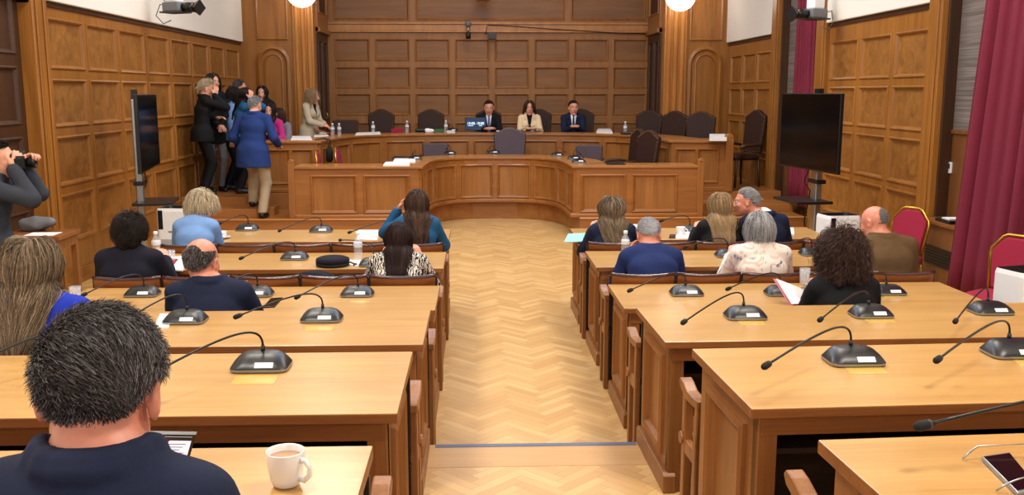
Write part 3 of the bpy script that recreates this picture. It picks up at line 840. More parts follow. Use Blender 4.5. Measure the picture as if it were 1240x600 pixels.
def banquet_chair(loc, rz, label, group='red banquet chairs'):
    """gold tube frame, crimson padded seat and back; faces local -Y"""
    t = thing('banquet_chair', label, 'chair', loc, rz, group); t.scale = (.92, .92, .92)
    Mt = Matrix.Translation((0, .2, .46)) @ Matrix.Rotation(-.16, 4, 'X')
    out = [(-.17, .0), (-.212, .33), (-.205, .375), (-.115, .485), (-.08, .50), (.08, .50), (.115, .485), (.205, .375), (.212, .33), (.17, .0)]
    mb = MB(); mb.tube([Mt @ Vector((x, 0, z)) for x, z in out], .017, 8)
    for s in (-1, 1): mb.tube([Mt @ Vector((s * .17, 0, 0)), (s * .185, .24, .2), (s * .19, .30, 0)], .014, 8)
    mb.build('back_frame', M['gold'], t, smooth=True)
    pad = [(-.155, .03), (-.193, .33), (-.186, .368), (-.102, .468), (-.07, .480), (.07, .480), (.102, .468), (.186, .368), (.193, .33), (.155, .03)]
    mb = MB(); mb.prism(pad, -.03, .022, 'Y', 0, Mt); mb.build('backrest', M['red_cloth'], t, bevel=.018, segs=3)
    mb = MB(); mb.loft([rect_loop(.42, .42, .07, .405, 0, 0), rect_loop(.45, .44, .08, .43, 0, 0), rect_loop(.45, .44, .08, .465, 0, 0), rect_loop(.36, .36, .08, .49, 0, 0)])
    mb.build('seat', M['red_cloth'], t, smooth=True)
    for s in (-1, 1):
        mb = MB(); mb.tube([(s * .19, -.19, .41), (s * .195, -.21, 0)], .014, 8); mb.tube([(s * .19, -.19, .405), (s * .185, .2, .405)], .012, 8)
        mb.build('leg', M['gold'], t, smooth=True)
    return t
banquet_chair((3.98, 6.95, 0), math.radians(-58), 'red banquet chair with gold frame in front of the crimson curtain')
banquet_chair((3.98, 8.75, 0), math.radians(-58), 'red banquet chair with gold frame standing against the right panelling')
banquet_chair((on_y(405, 190, 13.70).x, 13.70, Z1), math.radians(93), 'red banquet chair seen edge-on behind the left wing, nearer the left wall')
banquet_chair((on_y(428, 190, 14.3).x, 14.3, Z1), math.radians(89), 'red banquet chair seen edge-on behind the left wing, farther from the left wall')

# ------------------------------------------------------------------ screens on stands
def tv_stand(near, far, ztop_n, zbot_n, pole, shelf_side, label_tv):
    n, f = Vector(near), Vector(far)
    c = (n + f) / 2; d = (f - n); w = d.length; ang = math.atan2(d.y, d.x)
    t = thing('television_stand', label_tv, 'television', (c.x, c.y, 0), ang)
    H0, H1 = zbot_n, ztop_n
    s = shelf_side          # side of local y the screen faces
    mb = MB(); mb.box(-w / 2, w / 2, -.03 if s > 0 else -.01, .01 if s > 0 else .03, H0, H1)
    sc = mb.build('screen_housing', M['black'], t, bevel=.006)
    mb = MB(); mb.box(-w / 2 + .012, w / 2 - .012, *( (.0105, .013) if s > 0 else (-.013, -.0105)), H0 + .02, H1 - .012)
    mb.build('screen', M['black_gloss'], sc)
    mb = MB(); mb.box(-.3, .3, *((-.07, -.03) if s > 0 else (.03, .07)), H0 + .2, H1 - .2); mb.build('mount', M['dark_grey'], t)
    y = -.12 if s > 0 else .12
    mb = MB(); mb.prism([(-.055, y - .035), (.055, y - .035), (.055, y + .035), (-.055, y + .035)], .06, H1 - .05, 'Z'); mb.build('pole', M['metal'], t, bevel=.01)
    mb = MB(); mb.box(-.35, .35, y - .28, y + .28, .03, .07)
    mb.build('foot', M['dark_grey'], t, bevel=.01)
    for sx in (-.3, .3):
        for sy in (-.24, .24):
            mb = MB(); mb.tube([(sx - .012, y + sy, .025), (sx + .012, y + sy, .025)], .025, 10); mb.build('castor', M['black'], t, smooth=True)
    mb = MB(); mb.box(-.30, .30, y - .05 if s < 0 else y - .05, y + .36 if s > 0 else y + .05, .80, .83)
    if s < 0:
        mb = MB(); mb.box(-.30, .30, y - .36, y + .05, .80, .83)
    mb.build('shelf', M['black'], t, bevel=.006)
    mb = MB(); mb.box(-.12, .12, y - .05, y + .05, 1.0, 1.045); mb.build('clamp', M['black'], t, bevel=.006)
    mb = MB(); mb.box(-.02, .10, y - .02, y + .03, H1 - .1, H1 + .05); mb.build('bracket', M['black'], t)
    mb = MB(); mb.tube([(.12, y, H0 + .1), (.2, y * .6, H0 - .15), (.14, y, .9), (.25, y, .55), (.1, y, .1)], .008, 6); mb.build('power_cable', M['black'], t, smooth=True)
    return t
tv_stand((3.66, 9.45), (3.50, 10.80), 1.97, 1.15, None, 1, 'large dark television on a silver pole stand by the right wall')
tv_stand((-3.37, 9.55), (-3.65, 10.95), 1.96, 1.17, None, -1, 'large dark television seen almost edge-on by the left wall')

# ------------------------------------------------------------------ air purifiers
def purifier(loc, rz, label, h=.84, w=.33):
    t = thing('air_purifier', label, 'air purifier', loc, rz, 'white air purifiers')
    mb = MB(); mb.loft([rect_loop(w, w * .8, .04, .0), rect_loop(w * 1.02, w * .82, .04, .03), rect_loop(w * 1.02, w * .82, .04, h - .03), rect_loop(w * .98, w * .78, .04, h)], cap=(True, False))
    b = mb.build('body', M['white'], t, smooth=False, bevel=.004)
    mb = MB(); mb.loft([rect_loop(w * .98, w * .78, .04, h), rect_loop(w * .92, w * .72, .04, h - .005), rect_loop(w * .88, w * .68, .035, h - .03)], cap=(False, True)); mb.build('top_vent', M['black'], t)
    mb = MB()
    for r_ in range(7):
        for c_ in range(18):
            x = -w * .36 + c_ * w * .72 / 17
            mb.box(x - .0045, x + .0045, -w * .41 - .003, -w * .41 + .003, h * .66 - r_ * .016, h * .66 - r_ * .016 + .009)
    mb.build('grille', M['grey'], b)
    mb = MB(); mb.lathe([(.018, 0), (.018, .006), (.012, .007)], (0, 0, 0), 16, 0, Matrix.Translation((0, -w * .41, h * .44)) @ Matrix.Rotation(PI / 2, 4, 'X')); mb.build('dial', M['grey'], b)
    mb = MB(); mb.box(-.05, .05, -w * .41 - .002, -w * .41 + .002, h * .745, h * .76); mb.build('badge', M['grey'], b)
    mb = MB(); mb.box(-w * .44, -w * .30, -w * .41 - .003, -w * .41 + .003, h - .2, h - .02); mb.build('handle', M['black'], b)
    return t
purifier((3.42, 8.75, 0), math.radians(8), 'white air purifier beside the pole of the right-hand television')
purifier((3.60, 5.92, 0), math.radians(14), 'white air purifier cut by the edge of the picture beside the red chair')
purifier((-2.86, 9.05, 0), math.radians(-8), 'white air purifier by the left wall behind the fair-haired woman', h=.90)

# ------------------------------------------------------------------ curtains, heater cabinet, table
def curtain(y0t, y1t, y0b, y1b, x, z0, z1, label, folds, amp=.05):
    mb = MB(); NU, NZ = folds * 8, 14; V = []
    for i in range(NZ + 1):
        fz = i / NZ; z = z0 + (z1 - z0) * fz
        for j in range(NU + 1):
            f = j / NU
            y = (y0b + (y1b - y0b) * f) * (1 - fz) + (y0t + (y1t - y0t) * f) * fz
            ph = f * folds * 2 * PI
            a = amp * (.65 + .35 * math.sin(f * 17.3 + 1)) * (1.15 - .4 * fz)
            V.append((x + a * math.sin(ph + .6 * math.sin(f * 9)) , y + .015 * math.sin(ph * 2 + fz * 2), z))
    F = [(i * (NU + 1) + j, i * (NU + 1) + j + 1, (i + 1) * (NU + 1) + j + 1, (i + 1) * (NU + 1) + j) for i in range(NZ) for j in range(NU)]
    mb.add(V, F); o = mb.build('curtain', M['curtain'], None, smooth=True)
    s = o.modifiers.new('solid', 'SOLIDIFY'); s.thickness = .008
    return tag(o, label, 'curtain', 'crimson curtains')
M['curtain'] = plain('crimson_curtain', (112, 22, 48), .8, noise=.12, nscale=6)
curtain(7.72, 5.7, 8.36, 5.7, 4.31, .12, TOPZ - .2, 'long crimson curtain hanging at the near window behind the red chair', 13, .045)
curtain(13.35, 12.66, 13.45, 12.64, 4.50, .42, TOPZ - .2, 'narrow crimson curtain behind the right-hand television', 6, .04)
t = thing('heater_cabinet', 'wooden heater cabinet with dark louvres under the near window', 'cabinet', (4.53, 8.50, 0))
mb = MB(); mb.box(-.12, .13, -.5, .60, .10, .72); mb.build('body', M['bay_wood'], t, bevel=.006)
mb = MB(); mb.box(-.15, .13, -.55, .63, .72, .76); mb.build('top', M['desk_edge'], t, bevel=.008)
mb = MB()
for k in range(6): mb.box(-.135, -.11, -.45, .5, .34 + k * .028, .352 + k * .028)
mb.build('louvre', M['black'], t)
mb = MB(); mb.box(-.128, -.11, -.45, .5, .33, .51); mb.build('vent_recess', M['black'], t)
mb = MB(); mb.box(-.10, .12, -.48, .58, 0, .10); mb.build('plinth', M['dark_wood'], t)
o = MB().box(-.12, .12, -.14, .14, 0, .03).build('binder', M['black'], None, bevel=.004); o.location = (4.52, 8.70, .761)
tag(o, 'black binder lying on the heater cabinet under the window', 'binder')
o = MB().box(-.10, .10, -.07, .07, 0, .012).build('booklet', M['paper'], None); o.location = (4.53, 8.70, .792)
tag(o, 'thin white booklet lying on the black binder', 'booklet')
def thermostat(p, label):
    t = thing('thermostat', label, 'thermostat', p, 0, 'wall thermostats')
    MB().box(-.02, 0, -.06, .06, -.055, .055).build('body', M['white'], t, bevel=.006)
    MB().box(-.023, -.019, -.042, .042, -.01, .04).build('display', M['dark_grey'], t)
    MB().box(-.023, -.019, -.03, .03, -.035, -.025).build('button', M['grey'], t)
thermostat(on_x(1150, 203, XR + .12) , 'white wall thermostat with grey display beside the near window')
thermostat(on_x(951, 173, XR + .12), 'white wall thermostat at the far window behind the television')

t = thing('side_table', 'small wooden side table by the doorway on the left', 'table', (-3.98, 8.55, 0))
MB().box(-.26, .30, -.24, .24, .69, .73).build('tabletop', M['desk_edge'], t, bevel=.006)
MB().box(-.23, .27, -.21, .21, .60, .69).build('apron', M['desk_side'], t)
for sx in (-.21, .25):
    for sy in (-.19, .19): MB().box(sx - .025, sx + .025, sy - .025, sy + .025, 0, .62).build('leg', M['desk_side'], t, bevel=.004)
# ------------------------------------------------------------------ bodies: smooth distance fields meshed by surface nets
class Field:
    def __init__(s, lo, hi, h):
        s.h = h; s.lo = np.array(lo, np.float32)
        s.n = np.maximum(3, np.ceil((np.array(hi) - np.array(lo)) / h).astype(int) + 1)
        s.ax = [s.lo[i] + h * np.arange(s.n[i], dtype=np.float32) for i in range(3)]
        s.d = np.full(tuple(s.n), .2, np.float32)
    def win(s, lo, hi):
        sl = []
        for i in range(3):
            a = int(np.clip(np.floor((lo[i] - s.lo[i]) / s.h), 0, s.n[i] - 1)); b = int(np.clip(np.ceil((hi[i] - s.lo[i]) / s.h) + 1, a + 1, s.n[i]))
            sl.append(slice(a, b))
        P = np.stack(np.meshgrid(*[s.ax[i][sl[i]] for i in range(3)], indexing='ij'), -1)
        return tuple(sl), P
    def _mix(s, sl, q, k, op):
        d = s.d[sl]
        if op == 'u':
            if k > 0:
                h = np.maximum(k - np.abs(d - q), 0) / k; s.d[sl] = np.minimum(d, q) - h * h * k * .25
            else: s.d[sl] = np.minimum(d, q)
        elif op == 's':
            if k > 0:
                h = np.maximum(k - np.abs(d + q), 0) / k; s.d[sl] = np.maximum(d, -q) + h * h * k * .25
            else: s.d[sl] = np.maximum(d, -q)
    def cap(s, a, b, ra, rb=None, k=.02, W=None, fl=1.0, op='u'):
        """tapered capsule; with W (unit vector) its section is an ellipse: full radius along W, fl times that across"""
        a = np.array(a, np.float32); b = np.array(b, np.float32); rb = ra if rb is None else rb
        R = max(ra, rb) + k + s.h * 3
        sl, P = s.win(np.minimum(a, b) - R, np.maximum(a, b) + R)
        ab = b - a; L2 = max(float(ab @ ab), 1e-9)
        t = np.clip(((P - a) @ ab) / L2, 0, 1)
        v = P - (a + t[..., None] * ab); r = ra + t * (rb - ra)
        if W is None: q = np.sqrt((v * v).sum(-1)) - r
        else:
            W = np.array(W, np.float32); w = v @ W; u2 = np.maximum((v * v).sum(-1) - w * w, 0)
            rr = np.sqrt(w * w + u2 / (fl * fl)); q = (rr - r) * (fl * .5 + .5 if fl < 1 else 1.0)
        s._mix(sl, q, k, op); return s
    def ell(s, c, r, R=None, k=.02, op='u'):
        c = np.array(c, np.float32); r = np.array(r, np.float32); m = r.max() + k + s.h * 3
        sl, P = s.win(c - m, c + m); v = P - c
        if R is not None: v = v @ np.array(R, np.float32)
        k0 = np.sqrt(((v / r) ** 2).sum(-1)); k1 = np.sqrt(((v / (r * r)) ** 2).sum(-1)) + 1e-9
        q = k0 * (k0 - 1) / k1
        s._mix(sl, q, k, op); return s
    def cutz(s, z, keep='below', smooth=0):
        Z = s.ax[2][None, None, :]
        s.d = np.maximum(s.d, (Z - z) if keep == 'below' else (z - Z)); return s
    def ripple(s, amp, f=1.0, seed=0):
        X, Y, Z = s.ax[0][:, None, None], s.ax[1][None, :, None], s.ax[2][None, None, :]
        a = seed * 1.7
        w = np.sin(f * (31 * X + 12 * Z) + a + 1.5 * np.sin(9 * f * Z + 5 * Y)) * .5 + np.sin(f * (18 * Z - 23 * Y) + 2 * a + 1.2 * np.sin(14 * X * f)) * .5 + .4 * np.sin(f * (52 * Z + 21 * X) + a)
        s.d = s.d + amp * w.astype(np.float32); return s
    def mesh(s):
        d = s.d; n = s.n
        d = d.copy(); d[0] = d[-1] = .1; d[:, 0] = d[:, -1] = .1; d[:, :, 0] = d[:, :, -1] = .1
        ins = d < 0
        c = np.zeros(tuple(n - 1), np.int8)
        for i in (0, 1):
            for j in (0, 1):
                for k in (0, 1): c += ins[i:n[0] - 1 + i, j:n[1] - 1 + j, k:n[2] - 1 + k]
        act = (c > 0) & (c < 8); ids = np.argwhere(act)
        idx = np.full(act.shape, -1, np.int64); idx[act] = np.arange(len(ids))
        acc = np.zeros((len(ids), 3)); cnt = np.zeros(len(ids))
        for axis in range(3):
            o1, o2 = [q for q in range(3) if q != axis]
            for p in (0, 1):
                for q in (0, 1):
                    A = ids.copy(); A[:, o1] += p; A[:, o2] += q; B = A.copy(); B[:, axis] += 1
                    da = d[A[:, 0], A[:, 1], A[:, 2]]; db = d[B[:, 0], B[:, 1], B[:, 2]]
                    m = (da < 0) != (db < 0); t = np.zeros(len(ids)); t[m] = da[m] / (da[m] - db[m])
                    pos = A.astype(float); pos[:, axis] += t
                    acc[m] += pos[m]; cnt[m] += 1
        V = s.lo + (acc / cnt[:, None]) * s.h
        Q = []
        for axis in range(3):
            o1, o2 = (axis + 1) % 3, (axis + 2) % 3
            sa = [slice(None)] * 3; sb = [slice(None)] * 3; sa[axis] = slice(0, n[axis] - 1); sb[axis] = slice(1, n[axis])
            A, B = ins[tuple(sa)], ins[tuple(sb)]
            e = np.argwhere(A != B)
            e = e[(e[:, o1] > 0) & (e[:, o2] > 0) & (e[:, o1] < n[o1] - 1) & (e[:, o2] < n[o2] - 1)]
            if not len(e): continue
            fl = A[e[:, 0], e[:, 1], e[:, 2]]
            def cell(d1, d2):
                q = e.copy(); q[:, o1] -= d1; q[:, o2] -= d2; return idx[q[:, 0], q[:, 1], q[:, 2]]
            quad = np.stack([cell(1, 1), cell(0, 1), cell(0, 0), cell(1, 0)], 1)
            quad[~fl] = quad[~fl][:, ::-1]
            Q.append(quad)
        return V, np.concatenate(Q)

def np_mesh(name, V, Q, mats, parent, smooth=True, mi=None):
    me = bpy.data.meshes.new(name); k = Q.shape[1]
    me.vertices.add(len(V)); me.vertices.foreach_set('co', np.asarray(V, np.float32).ravel())
    me.loops.add(Q.size); me.loops.foreach_set('vertex_index', Q.astype(np.int32).ravel())
    me.polygons.add(len(Q)); me.polygons.foreach_set('loop_start', np.arange(0, Q.size, k, dtype=np.int32))
    me.polygons.foreach_set('use_smooth', np.full(len(Q), smooth))
    for m in (mats if isinstance(mats, (list, tuple)) else [mats]): me.materials.append(m)
    if mi is not None: me.polygons.foreach_set('material_index', np.asarray(mi, np.int32))
    me.update(calc_edges=True); me.validate()
    o = bpy.data.objects.new(name, me); COL.objects.link(o); o.parent = parent
    return o

def skin_mat(name, rgb):
    m, nt, b = new_mat(name); N = nt.nodes.new; Lk = nt.links.new
    tc = N('ShaderNodeTexCoord'); n = N('ShaderNodeTexNoise'); n.inputs['Scale'].default_value = 22; n.inputs['Detail'].default_value = 5
    Lk(tc.outputs['Object'], n.inputs['Vector'])
    r = N('ShaderNodeValToRGB'); r.color_ramp.elements[0].position = .3; r.color_ramp.elements[1].position = .7
    r.color_ramp.elements[0].color = srgb(rgb[0] - 14, rgb[1] - 22, rgb[2] - 22); r.color_ramp.elements[1].color = srgb(*rgb)
    Lk(n.outputs['Fac'], r.inputs[0]); Lk(r.outputs[0], b.inputs['Base Color'])
    b.inputs['Roughness'].default_value = .48; b.inputs['Subsurface Weight'].default_value = .08; b.inputs['Subsurface Radius'].default_value = (.01, .004, .002)
    return m
M['skin'] = skin_mat('skin_fair', (222, 164, 138)); M['skin_red'] = skin_mat('skin_ruddy', (214, 146, 124)); M['skin_tan'] = skin_mat('skin_tanned', (198, 140, 110))
M['lip'] = plain('lip_colour', (176, 84, 82), .4)
M['eye_white'] = plain('eye_white', (232, 230, 226), .2); M['iris'] = plain('dark_iris', (40, 26, 20), .15)
def hair_mat(name, cols, rough=.5):
    m, nt, b = new_mat(name); N = nt.nodes.new; Lk = nt.links.new
    g = N('ShaderNodeNewGeometry'); r = N('ShaderNodeValToRGB')
    e = r.color_ramp.elements
    for i, (p, c) in enumerate(cols):
        if i < 2: e[i].position = p; e[i].color = srgb(*c)
        else: e.new(p).color = srgb(*c)
    Lk(g.outputs['Random Per Island'], r.inputs[0]); Lk(r.outputs[0], b.inputs['Base Color'])
    b.inputs['Roughness'].default_value = rough; b.inputs['Specular IOR Level'].default_value = .35
    b.inputs['Anisotropic'].default_value = .4
    return m
HM = {
 'dark': hair_mat('hair_dark_brown', [(0, (22, 15, 12)), (1, (52, 34, 26))]),
 'black': hair_mat('hair_black', [(0, (12, 10, 10)), (1, (34, 27, 25))]),
 'redbrown': hair_mat('hair_deep_auburn', [(0, (26, 12, 12)), (1, (58, 28, 26))]),
 'salt': hair_mat('hair_dark_streaked_grey', [(0, (40, 34, 33)), (1, (168, 162, 164)), (.5, (74, 66, 64)), (.8, (120, 112, 112))]),
 'grey': hair_mat('hair_grey', [(0, (100, 98, 100)), (1, (214, 214, 218)), (.5, (164, 164, 168))]),
 'white': hair_mat('hair_white', [(0, (172, 172, 180)), (1, (240, 240, 246))]),
 'blonde': hair_mat('hair_ash_blonde', [(0, (122, 96, 68)), (1, (188, 158, 118)), (.5, (154, 125, 91))]),
 'streak': hair_mat('hair_blonde_streaks', [(0, (74, 62, 52)), (1, (180, 154, 120)), (.4, (104, 87, 70)), (.75, (142, 119, 92))]),
 'greyblonde': hair_mat('hair_greying_blonde', [(0, (40, 34, 32)), (1, (184, 168, 148)), (.45, (92, 80, 72)), (.8, (150, 134, 116))]),
 'curlbrown': hair_mat('hair_curly_dark_brown', [(0, (38, 25, 21)), (1, (104, 72, 60)), (.6, (66, 46, 38))], .6),
 'brown': hair_mat('hair_brown', [(0, (40, 26, 20)), (1, (96, 66, 48))]),
 'light': hair_mat('hair_light_fair', [(0, (150, 130, 102)), (1, (236, 220, 188))]),
}
_hu = {}
def HU(k):
    if k not in _hu:
        c = HM[k].node_tree.nodes['Color Ramp'].color_ramp.elements[0].color
        m, nt, b = new_mat('hair_roots_' + k); b.inputs['Base Color'].default_value = (c[0] * .9, c[1] * .9, c[2] * .9, 1); b.inputs['Roughness'].default_value = .7; b.inputs['Specular IOR Level'].default_value = .15
        _hu[k] = m
    return _hu[k]
def cloth(name, rgb, rough=.85, weave=900, noise=.12, bump=.15):
    return plain(name, rgb, rough, spec=.25, noise=noise, nscale=14, bump=bump, bscale=weave)
CM = {
 'navy': cloth('navy_suiting', (26, 33, 58)), 'navy_b': cloth('bright_navy_suiting', (30, 44, 92)), 'blue': cloth('blue_blazer', (34, 56, 112)),
 'black': cloth('black_cloth', (20, 20, 24)), 'ink': cloth('ink_knit', (24, 24, 38), weave=300, bump=.4), 'royal': cloth('royal_blue_cloth', (30, 52, 170)),
 'teal': cloth('teal_blue_cloth', (32, 84, 128)), 'light_blue': cloth('light_blue_cloth', (116, 152, 206)), 'brown': cloth('brown_tweed', (92, 70, 46), weave=300, bump=.4, noise=.25),
 'cream': cloth('cream_jacket', (226, 202, 168)), 'magenta': cloth('magenta_cloth', (178, 44, 118)), 'grey': cloth('grey_knit', (120, 118, 126)),
 'beige': cloth('beige_quilted', (186, 172, 150)), 'khaki': cloth('khaki_trousers', (170, 150, 122)), 'charcoal': cloth('charcoal_cloth', (48, 48, 54)),
 'white': cloth('white_shirt', (226, 230, 240)), 'tie_blue': cloth('blue_tie', (86, 100, 150)), 'tie_navy': cloth('navy_tie', (34, 40, 66)), 'coat': cloth('dark_overcoat', (52, 56, 66), weave=300),
 'greytrouser': cloth('grey_trousers', (104, 104, 110)), 'shoe': plain('dark_shoe_leather', (24, 24, 28), .4),
}
def pattern_mat(name, base, ink, kind):
    m, nt, b = new_mat(name); N = nt.nodes.new; Lk = nt.links.new
    tc = N('ShaderNodeTexCoord')
    if kind == 'chain':
        w = N('ShaderNodeTexWave'); w.inputs['Scale'].default_value = 17; w.inputs['Distortion'].default_value = 9; w.inputs['Detail'].default_value = 1; w.inputs['Detail Scale'].default_value = 2.2
        Lk(tc.outputs['Object'], w.inputs['Vector']); fac = w.outputs['Fac']
        r = N('ShaderNodeValToRGB'); r.color_ramp.interpolation = 'CONSTANT'
        r.color_ramp.elements[0].color = srgb(*base); r.color_ramp.elements[1].position = .6; r.color_ramp.elements[1].color = srgb(*ink)
        Lk(fac, r.inputs[0])
    else:
        v = N('ShaderNodeTexNoise'); v.inputs['Scale'].default_value = 9; v.inputs['Detail'].default_value = 3; v.inputs['Distortion'].default_value = 1.5
        Lk(tc.outputs['Object'], v.inputs['Vector'])
        r = N('ShaderNodeValToRGB'); e = r.color_ramp.elements
        e[0].position = .30; e[0].color = srgb(96, 100, 128); e[1].position = .37; e[1].color = srgb(222, 208, 202)
        e.new(.5).color = srgb(228, 220, 214); e.new(.58).color = srgb(214, 168, 158); e.new(.66).color = srgb(232, 222, 210); e.new(.75).color = srgb(172, 156, 130)
        Lk(v.outputs['Fac'], r.inputs[0])
    Lk(r.outputs[0], b.inputs['Base Color']); b.inputs['Roughness'].default_value = .8
    return m
CM['chain'] = pattern_mat('black_white_chain_print', (18, 16, 20), (216, 208, 200), 'chain')
CM['floral'] = pattern_mat('pale_floral_print', (0, 0, 0), (0, 0, 0), 'floral')

V3 = lambda *a: np.array(a, float)
def unit(v): return v / (np.linalg.norm(v) + 1e-9)
def ik(S, T, l1, l2, pole):
    S, T, pole = map(np.asarray, (S, T, pole)); d = T - S; L = np.linalg.norm(d)
    if L > (l1 + l2) * .995: T = S + d / L * (l1 + l2) * .995; d = T - S; L = np.linalg.norm(d)
    u = d / L; a = (l1 * l1 - l2 * l2 + L * L) / (2 * L); hgt = math.sqrt(max(0, l1 * l1 - a * a))
    p = pole - u * (pole @ u); p = unit(p)
    return S + u * a + p * hgt, T
def rotm(yaw, pitch, roll):
    return np.array(Euler((math.radians(-pitch), math.radians(roll), math.radians(yaw)), 'XYZ').to_matrix())
    # yaw > 0 turns to the figure's left, pitch > 0 looks down

HEAD_C = V3(0, -.012, .022); HEAD_R = V3(.078, .098, .092)
def head_field(F, C, R, hs, female=False, k=.012):
    T = lambda x, y, z: C + R @ (V3(x, y, z) * hs)
    F.ell(T(*HEAD_C), HEAD_R * hs, R, .02)
    F.ell(T(0, .032, -.052), V3(.056, .062, .074) * hs, R, .03)
    j = .046 if female else .052
    for s in (-1, 1):
        F.cap(T(s * j, .0, -.062), T(0, .07, -.105), .02 * hs, .018 * hs, .025)
        F.ell(T(s * .040, .062, -.034), V3(.022, .02, .02) * hs, R, .02)
        F.cap(T(s * .012, .082, .022), T(s * .045, .066, .02), .012 * hs, .010 * hs, .014)
        F.ell(T(s * .031, .094, .001), V3(.017, .012, .012) * hs, R, .008, 's')
        # ear: shell, rim and lobe
        F.ell(T(s * .083, -.012, -.018), V3(.010, .021, .033) * hs, R, .006)
        F.ell(T(s * .092, -.010, -.012), V3(.006, .011, .018) * hs, R, .004, 's')
        F.cap(T(s * .089, -.026, .006), T(s * .090, -.010, .016), .0055 * hs, .0055 * hs, .004)
        F.cap(T(s * .089, -.026, .006), T(s * .086, -.024, -.028), .0055 * hs, .005 * hs, .004)
        F.ell(T(s * .0125, .100, -.040), V3(.009, .010, .008) * hs, R, .008)
        F.cap(T(0, .090, -.0715), T(s * .022, .082, -.074), .0075 * hs, .005 * hs, .006)
        F.cap(T(0, .089, -.083), T(s * .018, .082, -.079), .008 * hs, .005 * hs, .006)
    F.cap(T(0, .090, .010), T(0, .112, -.034), .009 * hs, .0135 * hs, .012)
    F.ell(T(0, .078, -.110), V3(.022, .018, .018) * hs, R, .02)

def hand_field(F, Wp, dirv, nrm, side, hs=1.0, curl=.35, k=.006):
    """palm, four bent fingers of unequal length and a thumb from the side of the palm; nrm points out of the back of the hand"""
    d = unit(np.asarray(dirv, float)); n = unit(np.asarray(nrm, float) - d * (np.asarray(nrm, float) @ d)); x = np.cross(d, n) * side
    P = lambda a, b, c: Wp + (d * a + x * b + n * c) * hs
    F.cap(P(-.01, 0, 0), P(.03, 0, 0), .026 * hs, .034 * hs, .01, W=x, fl=.55)
    for b in (-.03, -.01, .01, .028): F.cap(P(.02, b * .7, 0), P(.085, b, .002), .015 * hs, .0125 * hs, .012)
    for b, L, spread in ((-.032, .062, -.10), (-.011, .078, -.03), (.011, .085, .03), (.031, .075, .10)):
        p0 = P(.085, b, .002); a = curl * .7
        v1 = d * math.cos(a) - n * math.sin(a) + x * spread; p1 = p0 + v1 * L * .45 * hs
        a2 = curl * 1.9; v2 = d * math.cos(a2) - n * math.sin(a2) + x * spread * .6; p2 = p1 + v2 * L * .32 * hs
        a3 = curl * 2.8; v3 = d * math.cos(a3) - n * math.sin(a3); p3 = p2 + v3 * L * .25 * hs
        F.cap(p0, p1, .0105 * hs, .0095 * hs, .004); F.cap(p1, p2, .0095 * hs, .0085 * hs, .003); F.cap(p2, p3, .0085 * hs, .007 * hs, .003)
    t0 = P(.025, .030, -.004); t1 = P(.055, .058, -.016); t2 = P(.085, .062, -.026)
    F.cap(t0, t1, .0145 * hs, .0115 * hs, .01); F.cap(t1, t2, .0112 * hs, .0085 * hs, .004)

